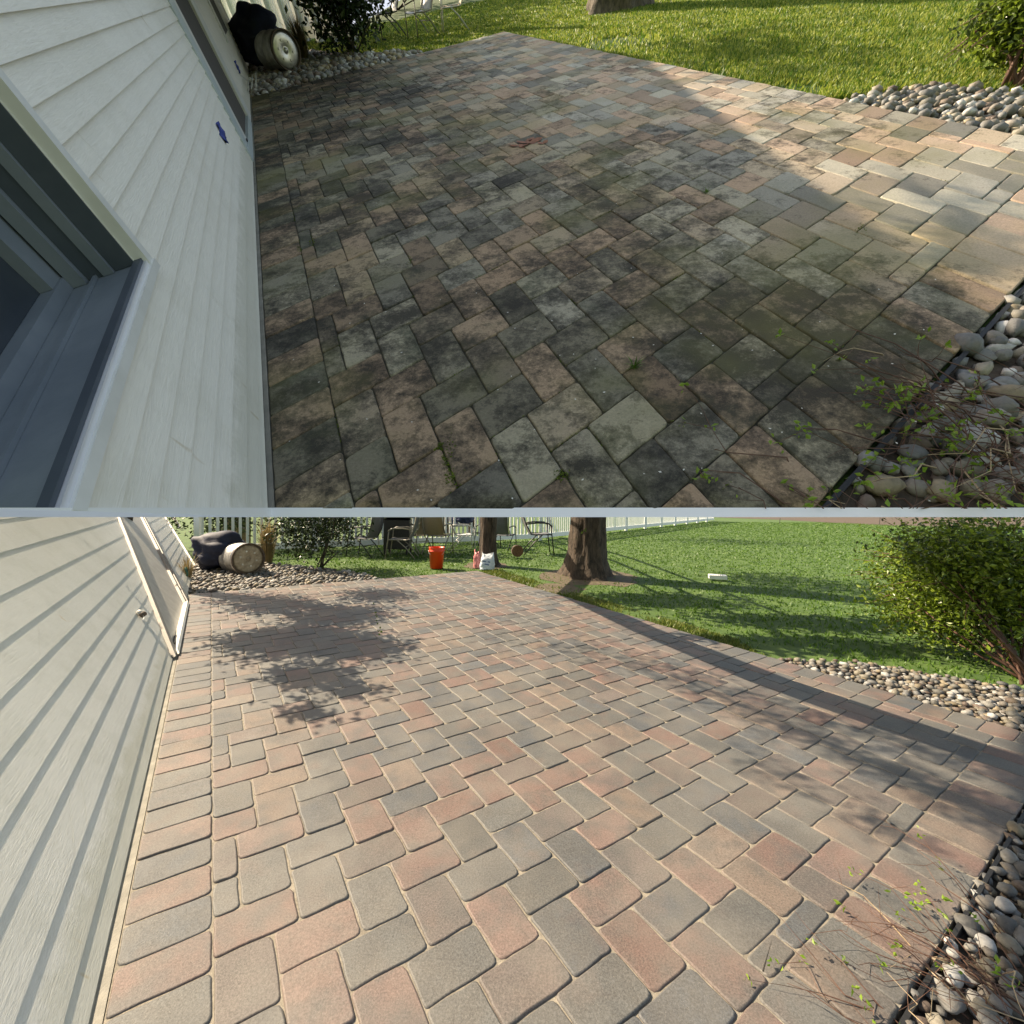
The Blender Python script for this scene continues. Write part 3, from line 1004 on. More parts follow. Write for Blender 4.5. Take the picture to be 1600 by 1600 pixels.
# near window: trim, recess, sill
WH.block(WY0 - .002, WY0 + .030, WH0 - .012, WTOP, -.012, .016).build('window_trim', 'trimw', WH.root, clip=GH)
WH.block(-1.1, WY0 + .030, WH0 - .030, WH0 - .012, -.012, .020).build('window_trim', 'trimw', WH.root, clip=GH)
WH.block(-1.1, WY0 - .003, WH0 - .012, WH0 - .003, -.012, .013).build('window_trim', 'bright', WH.root, clip=GH)
WH.block(-1.1, WY0 - .003, WH0 - .0025, WH0 + .004, -.012, .006).build('window_lip', 'slated', WH.root, clip=GH)
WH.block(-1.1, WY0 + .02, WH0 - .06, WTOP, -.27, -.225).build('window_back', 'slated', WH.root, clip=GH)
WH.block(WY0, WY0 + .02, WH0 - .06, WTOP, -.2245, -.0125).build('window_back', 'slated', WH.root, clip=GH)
WH.block(-1.1, WY0 - .0005, WH0 - .06, WH0 - .004, -.2245, -.0125).build('window_sill', 'slate', WH.root, clip=GH)
WH.block(-1.1, WY0 - .004, WH0 - .0035, WH0 + .004, -.105, -.098).build('sill_ridge', 'slate', WH.root, clip=GH)
WH.block(-1.1, WY0 - .004, WH0 - .0035, WH0 + .022, -.20, -.152).build('window_sash', 'slate', WH.root, clip=GH)
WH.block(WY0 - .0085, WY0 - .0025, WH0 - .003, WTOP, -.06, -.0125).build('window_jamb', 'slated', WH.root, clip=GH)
WH.block(WY0 - .018, WY0 - .002, WH0 - .003, WTOP, -.085, -.0605).build('window_jamb', 'slate', WH.root, clip=GH)
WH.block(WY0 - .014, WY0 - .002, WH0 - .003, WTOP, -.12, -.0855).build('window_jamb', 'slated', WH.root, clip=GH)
WH.block(WY0 - .03, WY0 - .002, WH0 - .003, WTOP, -.1515, -.1205).build('window_jamb', 'slate', WH.root, clip=GH)
WH.block(WY0 - .09, WY0 - .002, WH0 + .0225, WTOP, -.20, -.158).build('window_stile', 'slate', WH.root, clip=GH)
WH.block(-1.1, WY0 - .091, WH0 + .0225, WTOP, -.22, -.185).build('window_pane', 'pane', WH.root, clip=GH)
# sliding door
WH.block(3.36, 3.46, .0, WTOP, -.01, .016).build('door_frame', 'trimb', WH.root, clip=GH)
WH.block(3.46, 3.52, .0, WTOP, -.012, .0).build('door_track', 'trimg', WH.root, clip=GH)
WH.block(3.52, 3.70, .02, WTOP, -.03, .008).build('door_track', 'trimb', WH.root, clip=GH)
WH.block(3.70, 3.72, .06, WTOP, -.04, -.004).build('door_gap', 'black', WH.root, clip=GH)
WH.block(3.72, 3.86, .06, WTOP, -.03, .004).build('door', 'trimw', WH.root, clip=GH)
WH.block(3.86, 4.9, .06, WTOP, -.05, -.006).build('door_screen', 'brown', WH.root, clip=GH)
WH.block(4.9, 5.28, .0, WTOP, -.01, .012).build('door_frame', 'trimw', WH.root, clip=GH)
WH.block(3.46, 4.9, -.01, .055, -.03, .014).build('door_sill', 'trimb', WH.root, clip=GH)
WH.block(3.74, 3.80, .0555, .07, -.01, .012).build('door_stop', 'black', WH.root)
# far window
WH.block(7.3, 8.25, .45, WTOP, .009, .016).build('window', 'brown', WH.root)
WH.block(7.05, 7.3, .40, WTOP, .006, .02).build('window_frame', 'trimw', WH.root)
WH.block(8.25, 8.4, .40, WTOP, .006, .02).build('window_frame', 'trimw', WH.root)
# unseen slab, added and outlined to cast the shade edge on the terrace
def pr(x, y, t=4.5):
    q = hp(x, y)
    return q + np.array(HIGH.R.T @ SUN) * t
TS = 4.6
sl_ = HIGH.R.T @ SUN
L1, L2 = hp(1530, 510), hp(985, 85)
L0 = L1 + (L1 - L2) * .35
shade = [L0, L1, L2, hp(800, 52), hp(690, 75), HIGH.L(30, 84), HIGH.L(12, 112), HIGH.L(-6, 112), HIGH.L(-6, -24)]
shadepoly = [q + sl_ * TS for q in shade]
MB().prism([q[:2] for q in shadepoly], TS * sl_[2] - .03, TS * sl_[2] + .03).build('shade_slab', 'blocker', WH.root)

# edge board pieces
def ground_edge(x):
    return hp(x, 797)
xs = [423, 800, 1200, 1640, 2050]
for a, b in zip(xs[:-1], xs[1:]):
    edge_piece(a, b, ground_edge(a), ground_edge(b)).build('board', 'white', edge)
def wall_edge(x):
    c = WH.at(x, 797, .02)
    return WH.pt(*c, .02)
edge_piece(-40, 423, wall_edge(-40), wall_edge(423)).build('board', 'white', edge)

# ------------------------------------------------------------------ vegetation helpers
def leaves(mb, pts, size, r, flat=0.0, asp=.5):
    """one pointed four-sided leaf per point"""
    for p in pts:
        d = r.normal(size=3)
        d[2] *= (1 - flat)
        d = nrm(d)
        x = nrm(np.cross(d, r.normal(size=3)))
        s = size * r.uniform(.6, 1.25)
        n = np.cross(d, x) * s * .12
        mb.add([p - d * s * .5, p + x * s * asp * .5 + n, p + d * s * .5, p - x * s * asp * .5 + n], [(0, 1, 2, 3)])

def crown_points(c, rad, n, r, clumps=14, spread=.34):
    c, rad = np.asarray(c, float), np.asarray(rad, float)
    cc = []
    while len(cc) < clumps:
        q = r.uniform(-1, 1, 3)
        if np.linalg.norm(q) < 1: cc.append(q * .85)
    cc = np.array(cc)
    k = r.integers(0, clumps, n)
    return c + (cc[k] + r.normal(0, spread, (n, 3)) * np.array([1, 1, .75])) * rad

def bush(pl, name, label, cat, base, crown, rad, n, size, mats, seed, stems=7, stem_mat='twig', clumps=14, spread=.34, asp=.5, floor=.02, group=None, sprigs=0):
    r = np.random.default_rng(seed)
    root = Root(pl, name, base, label, cat, group)
    base = np.asarray(base, float)
    m = MB()
    for k in range(stems):
        e = np.asarray(crown) + r.uniform(-.75, .75, 3) * np.asarray(rad)
        e[2] = max(e[2], base[2] + .15)
        mid = base * .45 + e * .55 + r.normal(0, .05, 3)
        m.tube([base + r.normal(0, .03, 3) * np.array([1, 1, 0]) + np.array([0, 0, -.05]), mid, e], [.014 + .004 * (k < 2), .009, .003], 5)
    m.build('stem', stem_mat, root, smooth=True)
    if sprigs:
        ms, ml = MB(), MB()
        for k in range(sprigs):
            d = nrm(r.normal(size=3) * np.array([1, 1, .8]) + np.array([0, 0, .15]))
            a0, a1 = np.asarray(crown) + d * rad * .55, np.asarray(crown) + d * rad * r.uniform(1.1, 1.5) + np.array([0, 0, -.04])
            if a1[2] < floor + .05: continue
            md = (a0 + a1) / 2 + r.normal(0, .02, 3) + np.array([0, 0, .04])
            ms.tube([a0, md, a1], [.005, .004, .0015], 4)
            for q in range(14):
                u = q / 13
                c = a0 * (1 - u) ** 2 + 2 * md * u * (1 - u) + a1 * u * u
                leaves(ml, [c + r.normal(0, size * .35, 3)], size * (1.15 - .4 * u), r, .2, asp)
        if ms.v:
            ms.build('sprig', stem_mat, root, smooth=True, kind='stuff')
            ml.build('sprig_leaves', mats[0], root, kind='stuff')
    for i, mt in enumerate(mats):
        P = crown_points(crown, rad, n // len(mats), r, clumps, spread)
        P = P[P[:, 2] > floor]
        m = MB()
        leaves(m, P, size, r, .2, asp)
        m.build('foliage', mt, root, kind='stuff')
    return root

def tree(pl, name, label, base, prof, height, lean, bark, seed, crown=None, limbs=(), group=None, flare=True):
    """prof: radius at the ground and at the top"""
    r = np.random.default_rng(seed)
    root = Root(pl, name, base, label, 'tree', group)
    base = np.asarray(base, float)
    n, K = 36, 26
    ph = r.uniform(0, 6.28, 6)
    V, F = [], []
    for i in range(K + 1):
        t = (i / K) ** 1.6
        z = -.06 + t * height
        rad = prof[0] + (prof[1] - prof[0]) * t
        fl = math.exp(-z / (prof[0] * .9)) if flare else 0
        for k in range(n):
            a = 2 * math.pi * k / n
            rr = rad * (1 + .05 * math.sin(9 * a + ph[0] + z * 2) + .035 * math.sin(17 * a + ph[1] - z * 3)) + prof[0] * fl * (.28 + .30 * max(0, math.sin(5 * a + ph[2])) + .15 * math.sin(3 * a + ph[3]))
            rr += prof[0] * .03 * r.normal()
            V.append(base + np.array([lean[0] * z + rr * math.cos(a), lean[1] * z + rr * math.sin(a), z]))
    for i in range(K):
        for k in range(n):
            F.append((i * n + k, i * n + (k + 1) % n, (i + 1) * n + (k + 1) % n, (i + 1) * n + k))
    MB().add(V, F).build('trunk', bark, root, smooth=True)
    for pts, rad in limbs:
        MB().tube(pts, rad, 8).build('limb', bark, root, smooth=True)
    if crown:
        c, rd, nn, size, mt = crown
        P = crown_points(c, rd, nn, r, 22, .26)
        m = MB()
        leaves(m, P, size, r, .2)
        m.build('crown', mt, root, kind='stuff')
    return root

def tuft(pl, name, label, cat, base, n, h, spread, mat, seed, wid=.004, group=None):
    r = np.random.default_rng(seed)
    root = Root(pl, name, base, label, cat, group)
    m = MB()
    for k in range(n):
        a = r.uniform(0, 6.28)
        d = np.array([math.cos(a), math.sin(a), 0])
        b = np.asarray(base) + d * spread * .25 * r.random()
        hh = h * r.uniform(.5, 1.1)
        x = np.cross(d, [0, 0, 1]) * wid * r.uniform(.6, 1.3)
        o = spread * r.uniform(.1, 1.0)
        mid = b + d * o * .35 + np.array([0, 0, hh * .65])
        tip = b + d * o + np.array([0, 0, hh * r.uniform(.75, 1.05)])
        m.add([b - x, b + x, mid - x * .8, mid + x * .8, tip], [(0, 1, 3, 2), (2, 3, 4)])
    m.build('blades', mat, root, kind='stuff')
    return root

def S(pl, p):
    """metres per photograph pixel at a point"""
    q = RCW.T @ (pl.R @ np.asarray(p, float) + pl.o - CAM)
    return q[2] / FPX

# ------------------------------------------------------------------ lower view: fences
def fence(pl, name, label, a, b, h, post_gap, gap, seed, wid=.06, z0=-.05, extra=None):
    a, b = np.asarray(a, float), np.asarray(b, float)
    a[2] = b[2] = z0
    L = np.linalg.norm(b - a)
    d = (b - a) / L
    root = Root(pl, name, a, label, 'fence', axes=[d, np.cross([0, 0, 1], d), [0, 0, 1]])
    for z, w_ in ((.16, .15), (h - .12, .10)):
        MB().bar(a + [0, 0, z], b + [0, 0, z], .045, w_).build('rail', 'fence', root)
    me = None
    for k in range(int(L / post_gap) + 1):
        p = a + d * k * post_gap
        if me is None:
            o = MB().box(p + [0, 0, h / 2], .12, .12, h + .1, bevel and 0 or 0).build('post', 'fence', root)
            me = o.data
        else:
            o = bpy.data.objects.new('post', me)
            COL.objects.link(o); o.parent = root.o
            o.location = (k * post_gap, 0, 0)
    me = None
    n = int(L / gap)
    for k in range(n):
        if me is None:
            o = MB().box(a + d * gap * .5 + [0, 0, h * .5 + .05], wid, .022, h - .1, math.atan2(d[1], d[0])).build('picket', 'fence', root)
            me = o.data
        else:
            o = bpy.data.objects.new('picket', me)
            COL.objects.link(o); o.parent = root.o
            o.location = (k * gap, 0, 0)
    return root
bevel = 0
fence(LOW, 'picket_fence', 'long white vinyl picket fence receding behind the lawn', (1.0, 15.0, 0), (15.6, 33.6, 0), 1.55, 2.4, .145, 1)
fence(LOW, 'picket_fence', 'white vinyl picket fence behind the patio chairs', (-7.0, 9.7, 0), (.9, 14.9, 0), 1.55, 2.4, .145, 2)
# boards leaning on the fence behind the keg
rootb = Root(LOW, 'board_panel', LOW.g(368, 846), 'weathered tan board panel leaning on the fence behind the keg', 'panel')
pb = LOW.g(352, 846); pe = LOW.g(390, 846)
for k in range(5):
    q = pb + (pe - pb) * (k + .5) / 5
    MB().box(q + [0, .06, .45], np.linalg.norm(pe - pb) / 5 - .008, .03, 1.0).build('board', 'wood', rootb)
# dark hedge beyond the left fence
rh = np.random.default_rng(9)
for k, (x, y) in enumerate(((-9.5, 10.5), (-7.6, 11.6), (-5.6, 13.0), (-3.6, 14.4))):
    bush(LOW, 'hedge_shrub', ('leftmost dark hedge shrub behind the keg and fence', 'dark hedge shrub behind the fence above the straw grass', 'dark hedge shrub behind the fence above the glossy shrub', 'rightmost dark hedge shrub behind the fence and chairs')[k], 'shrub', (x, y, -.05), (x, y, 1.0), (1.1, .6, .95), 3000, .12, ['holly'], 30 + k, 4, 'bark', 10, .4, group='dark hedge behind the fence')

# ------------------------------------------------------------------ lower view: trees
tree(LOW, 'pine_tree', 'thick dark barked tree trunk on the lawn beside the clean patio', trunk_base, (.33, .26), 6.0, (0, 0), 'bark', 1,
     crown=(trunk_base + np.array([0, 1.2, 5.6]), (1.6, 1.4, .8), 2500, .14, 'tree'))
def shadow_at(px, py, t):
    return LOW.g(px, py) + SUN * t
lb = thin_base + np.array([0, 0, 2.0])
shadow_limb = [thin_base + np.array([0, 0, 1.8]), shadow_at(880, 925, 2.7), shadow_at(1010, 985, 2.7), shadow_at(1200, 1062, 2.7), shadow_at(1400, 1132, 2.7), shadow_at(1640, 1212, 2.7)]  # unseen limb, added and bent along the wanted shadow band
shadow_limb2 = [shadow_at(1010, 985, 2.7), shadow_at(1060, 1050, 2.8), shadow_at(1300, 1180, 2.9), shadow_at(1500, 1272, 2.9)]
tree(LOW, 'pine_tree', 'slimmer dark tree trunk with bags leaning at its foot', thin_base, (.17, .145), 5.2, (0, 0), 'bark', 2,
     crown=(thin_base + np.array([0, .8, 5.0]), (1.3, 1.2, .6), 1500, .14, 'tree'), limbs=[(shadow_limb, [.12, .12, .13, .14, .14, .12])])
rr_ = np.random.default_rng(78)
band = Root(LOW, 'shadow_branch', shadow_at(1300, 1180, 5.4), 'added unseen leaves that shade the right half of the clean patio', 'branch')  # leaves hung out of view along the wanted shadow bands
m = MB()
for (x0, y0), (x1, y1), n, wd in (((1050, 1055), (1600, 1290), 1500, 17), ((760, 985), (1100, 1060), 520, 16), ((1250, 1110), (1600, 1225), 520, 10), ((900, 1010), (1280, 1120), 420, 12), ((1150, 1180), (1450, 1330), 200, 16)):
    for k in range(n):
        u = rr_.random()
        leaves(m, [shadow_at(x0 + (x1 - x0) * u + rr_.normal(0, wd), y0 + (y1 - y0) * u + rr_.normal(0, wd * .8), 5.4 + rr_.normal(0, .05))], .06, rr_, .4, .35)
m.build('leaves', 'tree', band, kind='stuff')  # added unseen leaves, only for their shadow
MB().tube([shadow_at(1050, 1055, 5.4), shadow_at(1600, 1290, 5.4)], .012, 5).build('twig', 'twig', band)  # added unseen twig of the shadow branch
# a leafy tree behind the house whose crown hangs over the far left of the patio
cs = shadow_at(480, 1000, 3.0)
mt_ = (-6.2, 6.6, -.05)
rr_ = np.random.default_rng(77)
mroot = tree(LOW, 'maple_tree', 'leafy tree behind the house reaching over the far left of the clean patio', mt_, (.16, .10), 3.4, (.25, 0), 'bark', 3,
     limbs=[([np.array([-5.6, 6.6, 2.2]), (cs + np.array([-5.6, 6.6, 2.2])) / 2 + [0, 0, .3], cs], [.07, .05, .02])])
m = MB()
for px, py, rad, n in ((470, 1000, .62, 3400), (530, 960, .55, 2600), (430, 945, .55, 1700), (560, 1010, .42, 1500), (490, 1055, .30, 700), (400, 1000, .40, 700), (590, 930, .5, 1200), (380, 935, .5, 500), (480, 1115, .16, 120), (540, 1075, .2, 200)):
    c = shadow_at(px, py, 3.0)
    P = c + rr_.normal(0, .42, (n, 3)) * np.array([rad, rad * .9, .25])
    leaves(m, P, .085, rr_, .5)
m.build('crown', 'tree', mroot, kind='stuff')
# two more trees past the fence; their crowns dapple the lawn
for k, (px, py, t, rx, ry, n) in enumerate(((1050, 935, 5.0, 1.3, .5, 1500), (1250, 965, 4.6, 1.4, .35, 1400), (650, 862, 4.0, 2.6, 1.2, 3200), (1150, 845, 7.0, 3.2, 1.2, 1500), (1250, 1000, 4.4, 1.0, .25, 900))):
    c = shadow_at(px, py, t)
    b = np.array([c[0] - 1.5, max(c[1] + 3.0, 17.5), -.05])
    rt2 = tree(LOW, 'lawn_tree', 'slender tree beyond the fence', b, (.14, .08), c[2], (0, 0), 'bark', 20 + k, limbs=[([b + [0, 0, c[2] - .2], (b + c) / 2 + [0, 0, c[2] / 2 + .2], c], [.07, .05, .03])])
    m = MB()
    leaves(m, crown_points(c, (rx, ry, .3), n, rr_, 12, .3), .16, rr_, .4)
    m.build('crown', 'tree', rt2, kind='stuff')
    rt2.o['label'] = 'slender tree beyond the fence, its crown hanging over ' + ('the lawn right of the thick trunk', 'the lawn edge by the clean patio', 'the patio chairs', 'the far lawn', 'the lawn near the right stone bed')[k]
    rt2.o['group'] = 'trees shading the lawn'

# ------------------------------------------------------------------ lower view: shrubs
bush(LOW, 'holly_shrub', 'glossy dark evergreen shrub in the stone bed beyond the clean patio', 'shrub', LOW.g(497, 888), LOW.g(490, 888) + np.array([0, .2, .82]), (.82, .55, .75), 4200, .075, ['holly', 'holly'], 41, 6, 'bark', 20, .27, sprigs=30)
tuft(LOW, 'ornamental_grass', 'dry straw coloured grass clump beside the keg of the lower view', 'grass clump', LOW.g(418, 880), 420, .95, .34, 'straw', 42, .006)
bush(LOW, 'leafy_shrub', 'large bright green shrub at the right edge of the lower view', 'shrub', LOW.g(1610, 1060), LOW.g(1590, 1040) + np.array([.05, .40, .60]), (.72, .70, .72), 22000, .052, ['shrub', 'shrub', 'shrub', 'shrubd'], 43, 16, 'twig', 34, .25, sprigs=90)

# ------------------------------------------------------------------ mulch strip at the far right of the lawn
mu = [LOW.g(1130, 809.5), LOW.g(1300, 822), LOW.g(1430, 834), LOW.g(1600, 834), LOW.g(1600, 806), LOW.g(1130, 800)]
MB().sheet([LOW.g(1105, 807)[:2], LOW.g(1230, 812)[:2], LOW.g(1320, 817)[:2], LOW.g(1400, 820.5)[:2], LOW.g(1500, 823)[:2], LOW.g(1640, 822)[:2], LOW.g(1640, 801)[:2], LOW.g(1105, 801)[:2]], -.040).build('mulch_bed', 'mulch', kind='structure')
for px, py, hh in ((1218, 817, .35), (1374, 819, .5), (1478, 822, .45)):
    b = LOW.g(px, py)
    rs = Root(LOW, 'garden_stake', b, {1218: 'thin dark stake at the far end of the lawn near the fence', 1374: 'middle dark stake in the mulch strip', 1478: 'pale forked stake in the mulch near the right shrub'}[px], 'stake', 'garden stakes in the mulch')
    MB().tube([b + [0, 0, -.05], b + [.03, 0, hh]], .018, 6).build('stake', 'barkl' if px == 1478 else 'black', rs)
    if px == 1478:
        MB().tube([b + [.02, 0, hh * .5], b + [.10, 0, hh * .9]], .012, 5).build('fork', 'barkl', rs)

# ------------------------------------------------------------------ chairs
def sling_chair(pl, pos, rz, label, sling, tube, group, k=1.0, recline=.28, seat_h=.40, arm=True, back=.62, name='patio_chair'):
    """faces +x before rotation"""
    root = Root(pl, name, pos, label, 'chair', group)
    c, s_ = math.cos(rz), math.sin(rz)
    def W(x, y, z):
        return np.array([pos[0] + k * (x * c - y * s_), pos[1] + k * (x * s_ + y * c), pos[2] + k * z])
    z = -.045 / k
    def surf(pts, wy, mat, nm):
        m = MB()
        V = []
        for x, zz in pts:
            for y in (-wy, -wy * .4, wy * .4, wy):
                V.append(W(x, y, zz - (.012 if abs(y) < wy * .7 else 0)))
        for x, zz in pts:
            for y in (-wy, -wy * .4, wy * .4, wy):
                V.append(W(x, y, zz - .010 - (.012 if abs(y) < wy * .7 else 0)))
        n = len(pts)
        F = []
        for i in range(n - 1):
            for j in range(3):
                a = i * 4 + j
                F.append((a, a + 1, a + 5, a + 4))
                b = n * 4 + a
                F.append((b + 4, b + 5, b + 1, b))
            F.append((i * 4, i * 4 + 4, n * 4 + i * 4 + 4, n * 4 + i * 4))
            F.append((i * 4 + 7, i * 4 + 3, n * 4 + i * 4 + 3, n * 4 + i * 4 + 7))
        m.add(V, F)
        return m.build(nm, mat, root, smooth=True)
    bx = -.20
    bt = (bx - back * math.sin(recline), seat_h + back * math.cos(recline))
    seat = [(bx + .02, seat_h - .01), (-.06, seat_h - .025), (.10, seat_h - .01), (.22, seat_h + .015), (.28, seat_h - .005)]
    surf(seat, .235, sling, 'seat')
    bk = [(bx, seat_h + .02), (bx - .3 * (bx - bt[0]) - .03, seat_h + (bt[1] - seat_h) * .3), (bx - .7 * (bx - bt[0]) - .02, seat_h + (bt[1] - seat_h) * .7), bt]
    surf(bk, .225, sling, 'backrest')
    for y in (-.25, .25):
        MB().tube([W(.28, y, seat_h - .01), W(.1, y, seat_h - .012), W(bx + .02, y, seat_h - .01), W(bk[1][0], y, bk[1][1]), W(bk[2][0], y, bk[2][1]), W(bt[0], y, bt[1] + .02)], .013 * k, 6).build('side_rail', tube, root, smooth=True)
        MB().tube([W(.25, y, seat_h + .2), W(.27, y, seat_h), W(.33, y, z)], .013 * k, 6).build('leg', tube, root, smooth=True)
        MB().tube([W(.08, y, seat_h), W(-.12, y, seat_h * .55), W(-.34, y, z)], .013 * k, 6).build('leg', tube, root, smooth=True)
        if arm:
            MB().tube([W(bk[1][0], y, seat_h + .22), W(-.05, y, seat_h + .25), W(.18, y, seat_h + .245), W(.27, y, seat_h + .18)], .018 * k, 6).build('armrest', tube, root, smooth=True)
    MB().tube([W(bt[0], -.25, bt[1] + .02), W(bt[0] - .015, 0, bt[1] + .05), W(bt[0], .25, bt[1] + .02)], .013 * k, 6).build('top_rail', tube, root, smooth=True)
    MB().tube([W(-.12, -.25, seat_h * .55), W(-.12, .25, seat_h * .55)], .010 * k, 5).build('stretcher', tube, root)
    return root
GC = 'patio chairs in front of the white fence'
def on(px, py):
    q = LOW.g(px, py)
    q[2] = 0
    return q
sling_chair(LOW, on(570, 866), 2.9, 'grey sling chair nearest the dark evergreen shrub', 'grey', 'black', GC, 1.0)
sling_chair(LOW, on(628, 868), 3.2, 'grey seated chair standing before the dark barbecue', 'grey', 'tube', GC, 1.0)
sling_chair(LOW, on(652, 860), 2.55, 'tan sling chair turned sideways behind the orange bucket', 'tan', 'tube', GC, 1.05)
sling_chair(LOW, on(684, 862), 1.35, 'tan sling chair seen from behind over the orange bucket', 'tan', 'tube', GC, 1.1)
sling_chair(LOW, on(722, 858), .25, 'pale seated chair draped with the navy cloth', 'pale', 'tubew', GC, 1.0)
sling_chair(LOW, on(788, 856), 1.2, 'black wire framed chair right of the slim trunk', 'grey', 'black', GC, .95)
sling_chair(LOW, on(760, 852), 2.9, 'black metal chair half hidden behind the slim trunk', 'grey', 'black', GC, .95)
sling_chair(LOW, on(840, 862), .1, 'reclining dark grey lounge chair with footrest left of the thick trunk', 'grey', 'black', GC, 1.15, .35, .42, True, .78, 'lounge_chair')
b = on(862, 862)
lg = bpy.data.objects['lounge_chair']
# barbecue
bp = on(613, 866) + np.array([0, .5, 0])
bq = Root(LOW, 'barbecue', bp, 'dark barbecue cart with grey side shelf among the chairs', 'barbecue')
MB().box(bp + [0, 0, .45], .62, .5, .72, .1).build('cabinet', 'black', bq, bevel=.015)
MB().box(bp + [0, 0, .90], .98, .55, .09, .1).build('shelf', 'grey', bq, bevel=.012)
MB().box(bp + [-.36, -.02, .905], .24, .57, .10, .1).build('side_shelf', 'pale', bq, bevel=.012)
MB().lathe(bp + [-.3, 0, 1.02], (1, .1, 0), [(0, .2), (.02, .22), (.58, .22), (.6, .2)], 14).build('lid', 'black', bq, smooth=True)
for sx in (-.27, .27):
    for sy in (-.2, .2):
        MB().tube([bp + [sx, sy, .1], bp + [sx, sy, -.045]], .025, 6).build('leg', 'black', bq)
MB().tube([bp + [-.46, -.26, .88], bp + [-.40, -.24, .2]], .015, 6).build('brace', 'tubew', bq)
# navy cloth over the chair
tc_ = on(722, 846)
r_ = np.random.default_rng(5)
def heap(pl, name, label, cat, c, rx, ry, h, mat, seed, rz=0.0, z0=0.0, sub=4, amp=.26, part='cover'):
    V, F = ico(sub)
    r = np.random.default_rng(seed)
    D = [r.normal(size=3) * 2.4 for _ in range(5)] + [r.normal(size=3) * 6 for _ in range(4)]
    out = []
    for v in V:
        f = 1 + .10 * abs(math.sin(9 * (v @ nrm(D[5])) + 3 * (v @ nrm(D[6])))) + sum(amp * .35 * math.sin(v @ d + i) for i, d in enumerate(D[:5])) + sum(amp * .16 * math.sin(v @ d + i) for i, d in enumerate(D[5:]))
        out.append(v * f)
    V = np.array(out) * np.array([rx, ry, h / 2])
    V[:, 2] = np.maximum(V[:, 2] + h / 2, .004)
    a, b_ = math.cos(rz), math.sin(rz)
    V = V @ np.array([[a, b_, 0], [-b_, a, 0], [0, 0, 1]]) + np.asarray(c) + np.array([0, 0, z0])
    root = Root(pl, name, np.asarray(c) + np.array([0, 0, z0]), label, cat)
    MB().add(V, F).build(part, mat, root, smooth=True)
    return root
heap(LOW, 'draped_cloth', 'crumpled navy cloth hung over the pale chair', 'cloth', tc_ + np.array([0, -.25, 0]), .32, .2, .42, 'tarpb', 6, .1, .48)
# bucket
def bucket(pl, p, r0_, r1_, h):
    root = Root(pl, 'bucket', p, 'bright orange red plastic bucket on the grass by the chairs', 'bucket')
    MB().lathe(p, (0, 0, 1), [(-.03, r0_), (h * .78, r1_ * .97), (h * .79, r1_ * 1.03), (h * .82, r1_ * 1.03), (h * .83, r1_ * .99), (h * .97, r1_), (h, r1_ * 1.05), (h, r1_ * .95), (h * .5, r1_ * .88), (h * .1, r0_ * .9)], 28, (True, True)).build('body', 'red', root, smooth=True)
    a = np.linspace(0, math.pi, 12)
    MB().tube([p + np.array([-r1_ * 1.06 * math.cos(t), -.6 * r1_ * math.sin(t) - .02, h * .84 - r1_ * .75 * math.sin(t)]) for t in a], .004, 5).build('handle', 'tubew', root, smooth=True)
    MB().tube([p + np.array([r1_ * 1.05, 0, h * .84]), p + np.array([r1_ * 1.12, 0, h * .84])], .016, 8).build('lug', 'red', root)
bk_ = on(682, 885)
bucket(LOW, bk_, .125, .15, .385)
# bags
def bag(pl, name, label, p, w_, h, d_, mat, seed, lean=0.0):
    r = np.random.default_rng(seed)
    root = Root(pl, name, p, label, 'bag')
    n, K = 20, 9
    V, F = [], []
    for i in range(K + 1):
        t = i / K
        sq = 1 - .75 * max(0, (t - .72) / .28) ** 1.2
        wf = 1 + .08 * math.sin(t * 5) - .06 * (t > .85)
        for k in range(n):
            a = 2 * math.pi * k / n
            ca, sa = math.cos(a), math.sin(a)
            x = w_ / 2 * wf * math.copysign(abs(ca) ** .6, ca)
            y = d_ / 2 * sq * math.copysign(abs(sa) ** .8, sa)
            V.append(np.asarray(p) + np.array([x + lean * t * h + r.normal() * .008, y + .08 * t + r.normal() * .008, -.03 + t * (h + .03) + (abs(ca) ** 3) * .06 * (t > .9) + r.normal() * .006]))
    for i in range(K):
        for k in range(n):
            F.append((i * n + k, i * n + (k + 1) % n, (i + 1) * n + (k + 1) % n, (i + 1) * n + k))
    F.append(tuple(K * n + k for k in range(n)))
    MB().add(V, F).build('sack', mat, root, smooth=True)
    return root
bgp = on(762, 884)
rbag = bag(LOW, 'bag', 'white and blue printed bag slumped at the slim tree trunk', bgp + np.array([0, -.22, 0]), .27, .24, .16, 'bagw', 3, .03)
for dx, dz, w1 in ((-.05, .13, .07), (.04, .12, .05), (.0, .07, .09)):
    MB().box(bgp + np.array([dx, -.305 + dz * .12, dz]), w1, .006, .022, 0, [[.97, 0, .2], [0, 1, 0], [-.2, 0, .97]]).build('print', 'print_', rbag)
bag(LOW, 'bag', 'pink bag standing left of the white bag at the trunk', on(747, 883) + np.array([-.02, -.12, 0]), .12, .27, .12, 'bagp', 4)
# log slice
lp = on(807, 869)
ls = Root(LOW, 'log_slice', lp, 'round cut log standing on edge left of the lounge chair', 'log')
ax = nrm([.12, -1, 0.05])
MB().lathe(lp + np.array([0, .1, .125]), ax, [(0, .13), (.03, .14), (.2, .14)], 20, (True, False)).build('bark', 'barkl', ls, smooth=True)
MB().lathe(lp + np.array([0, .1, .125]) + ax * .2, ax, [(0, .14), (.004, .135), (.006, .10), (.002, .09)], 20, (False, True)).build('cut_face', 'endgrain', ls)
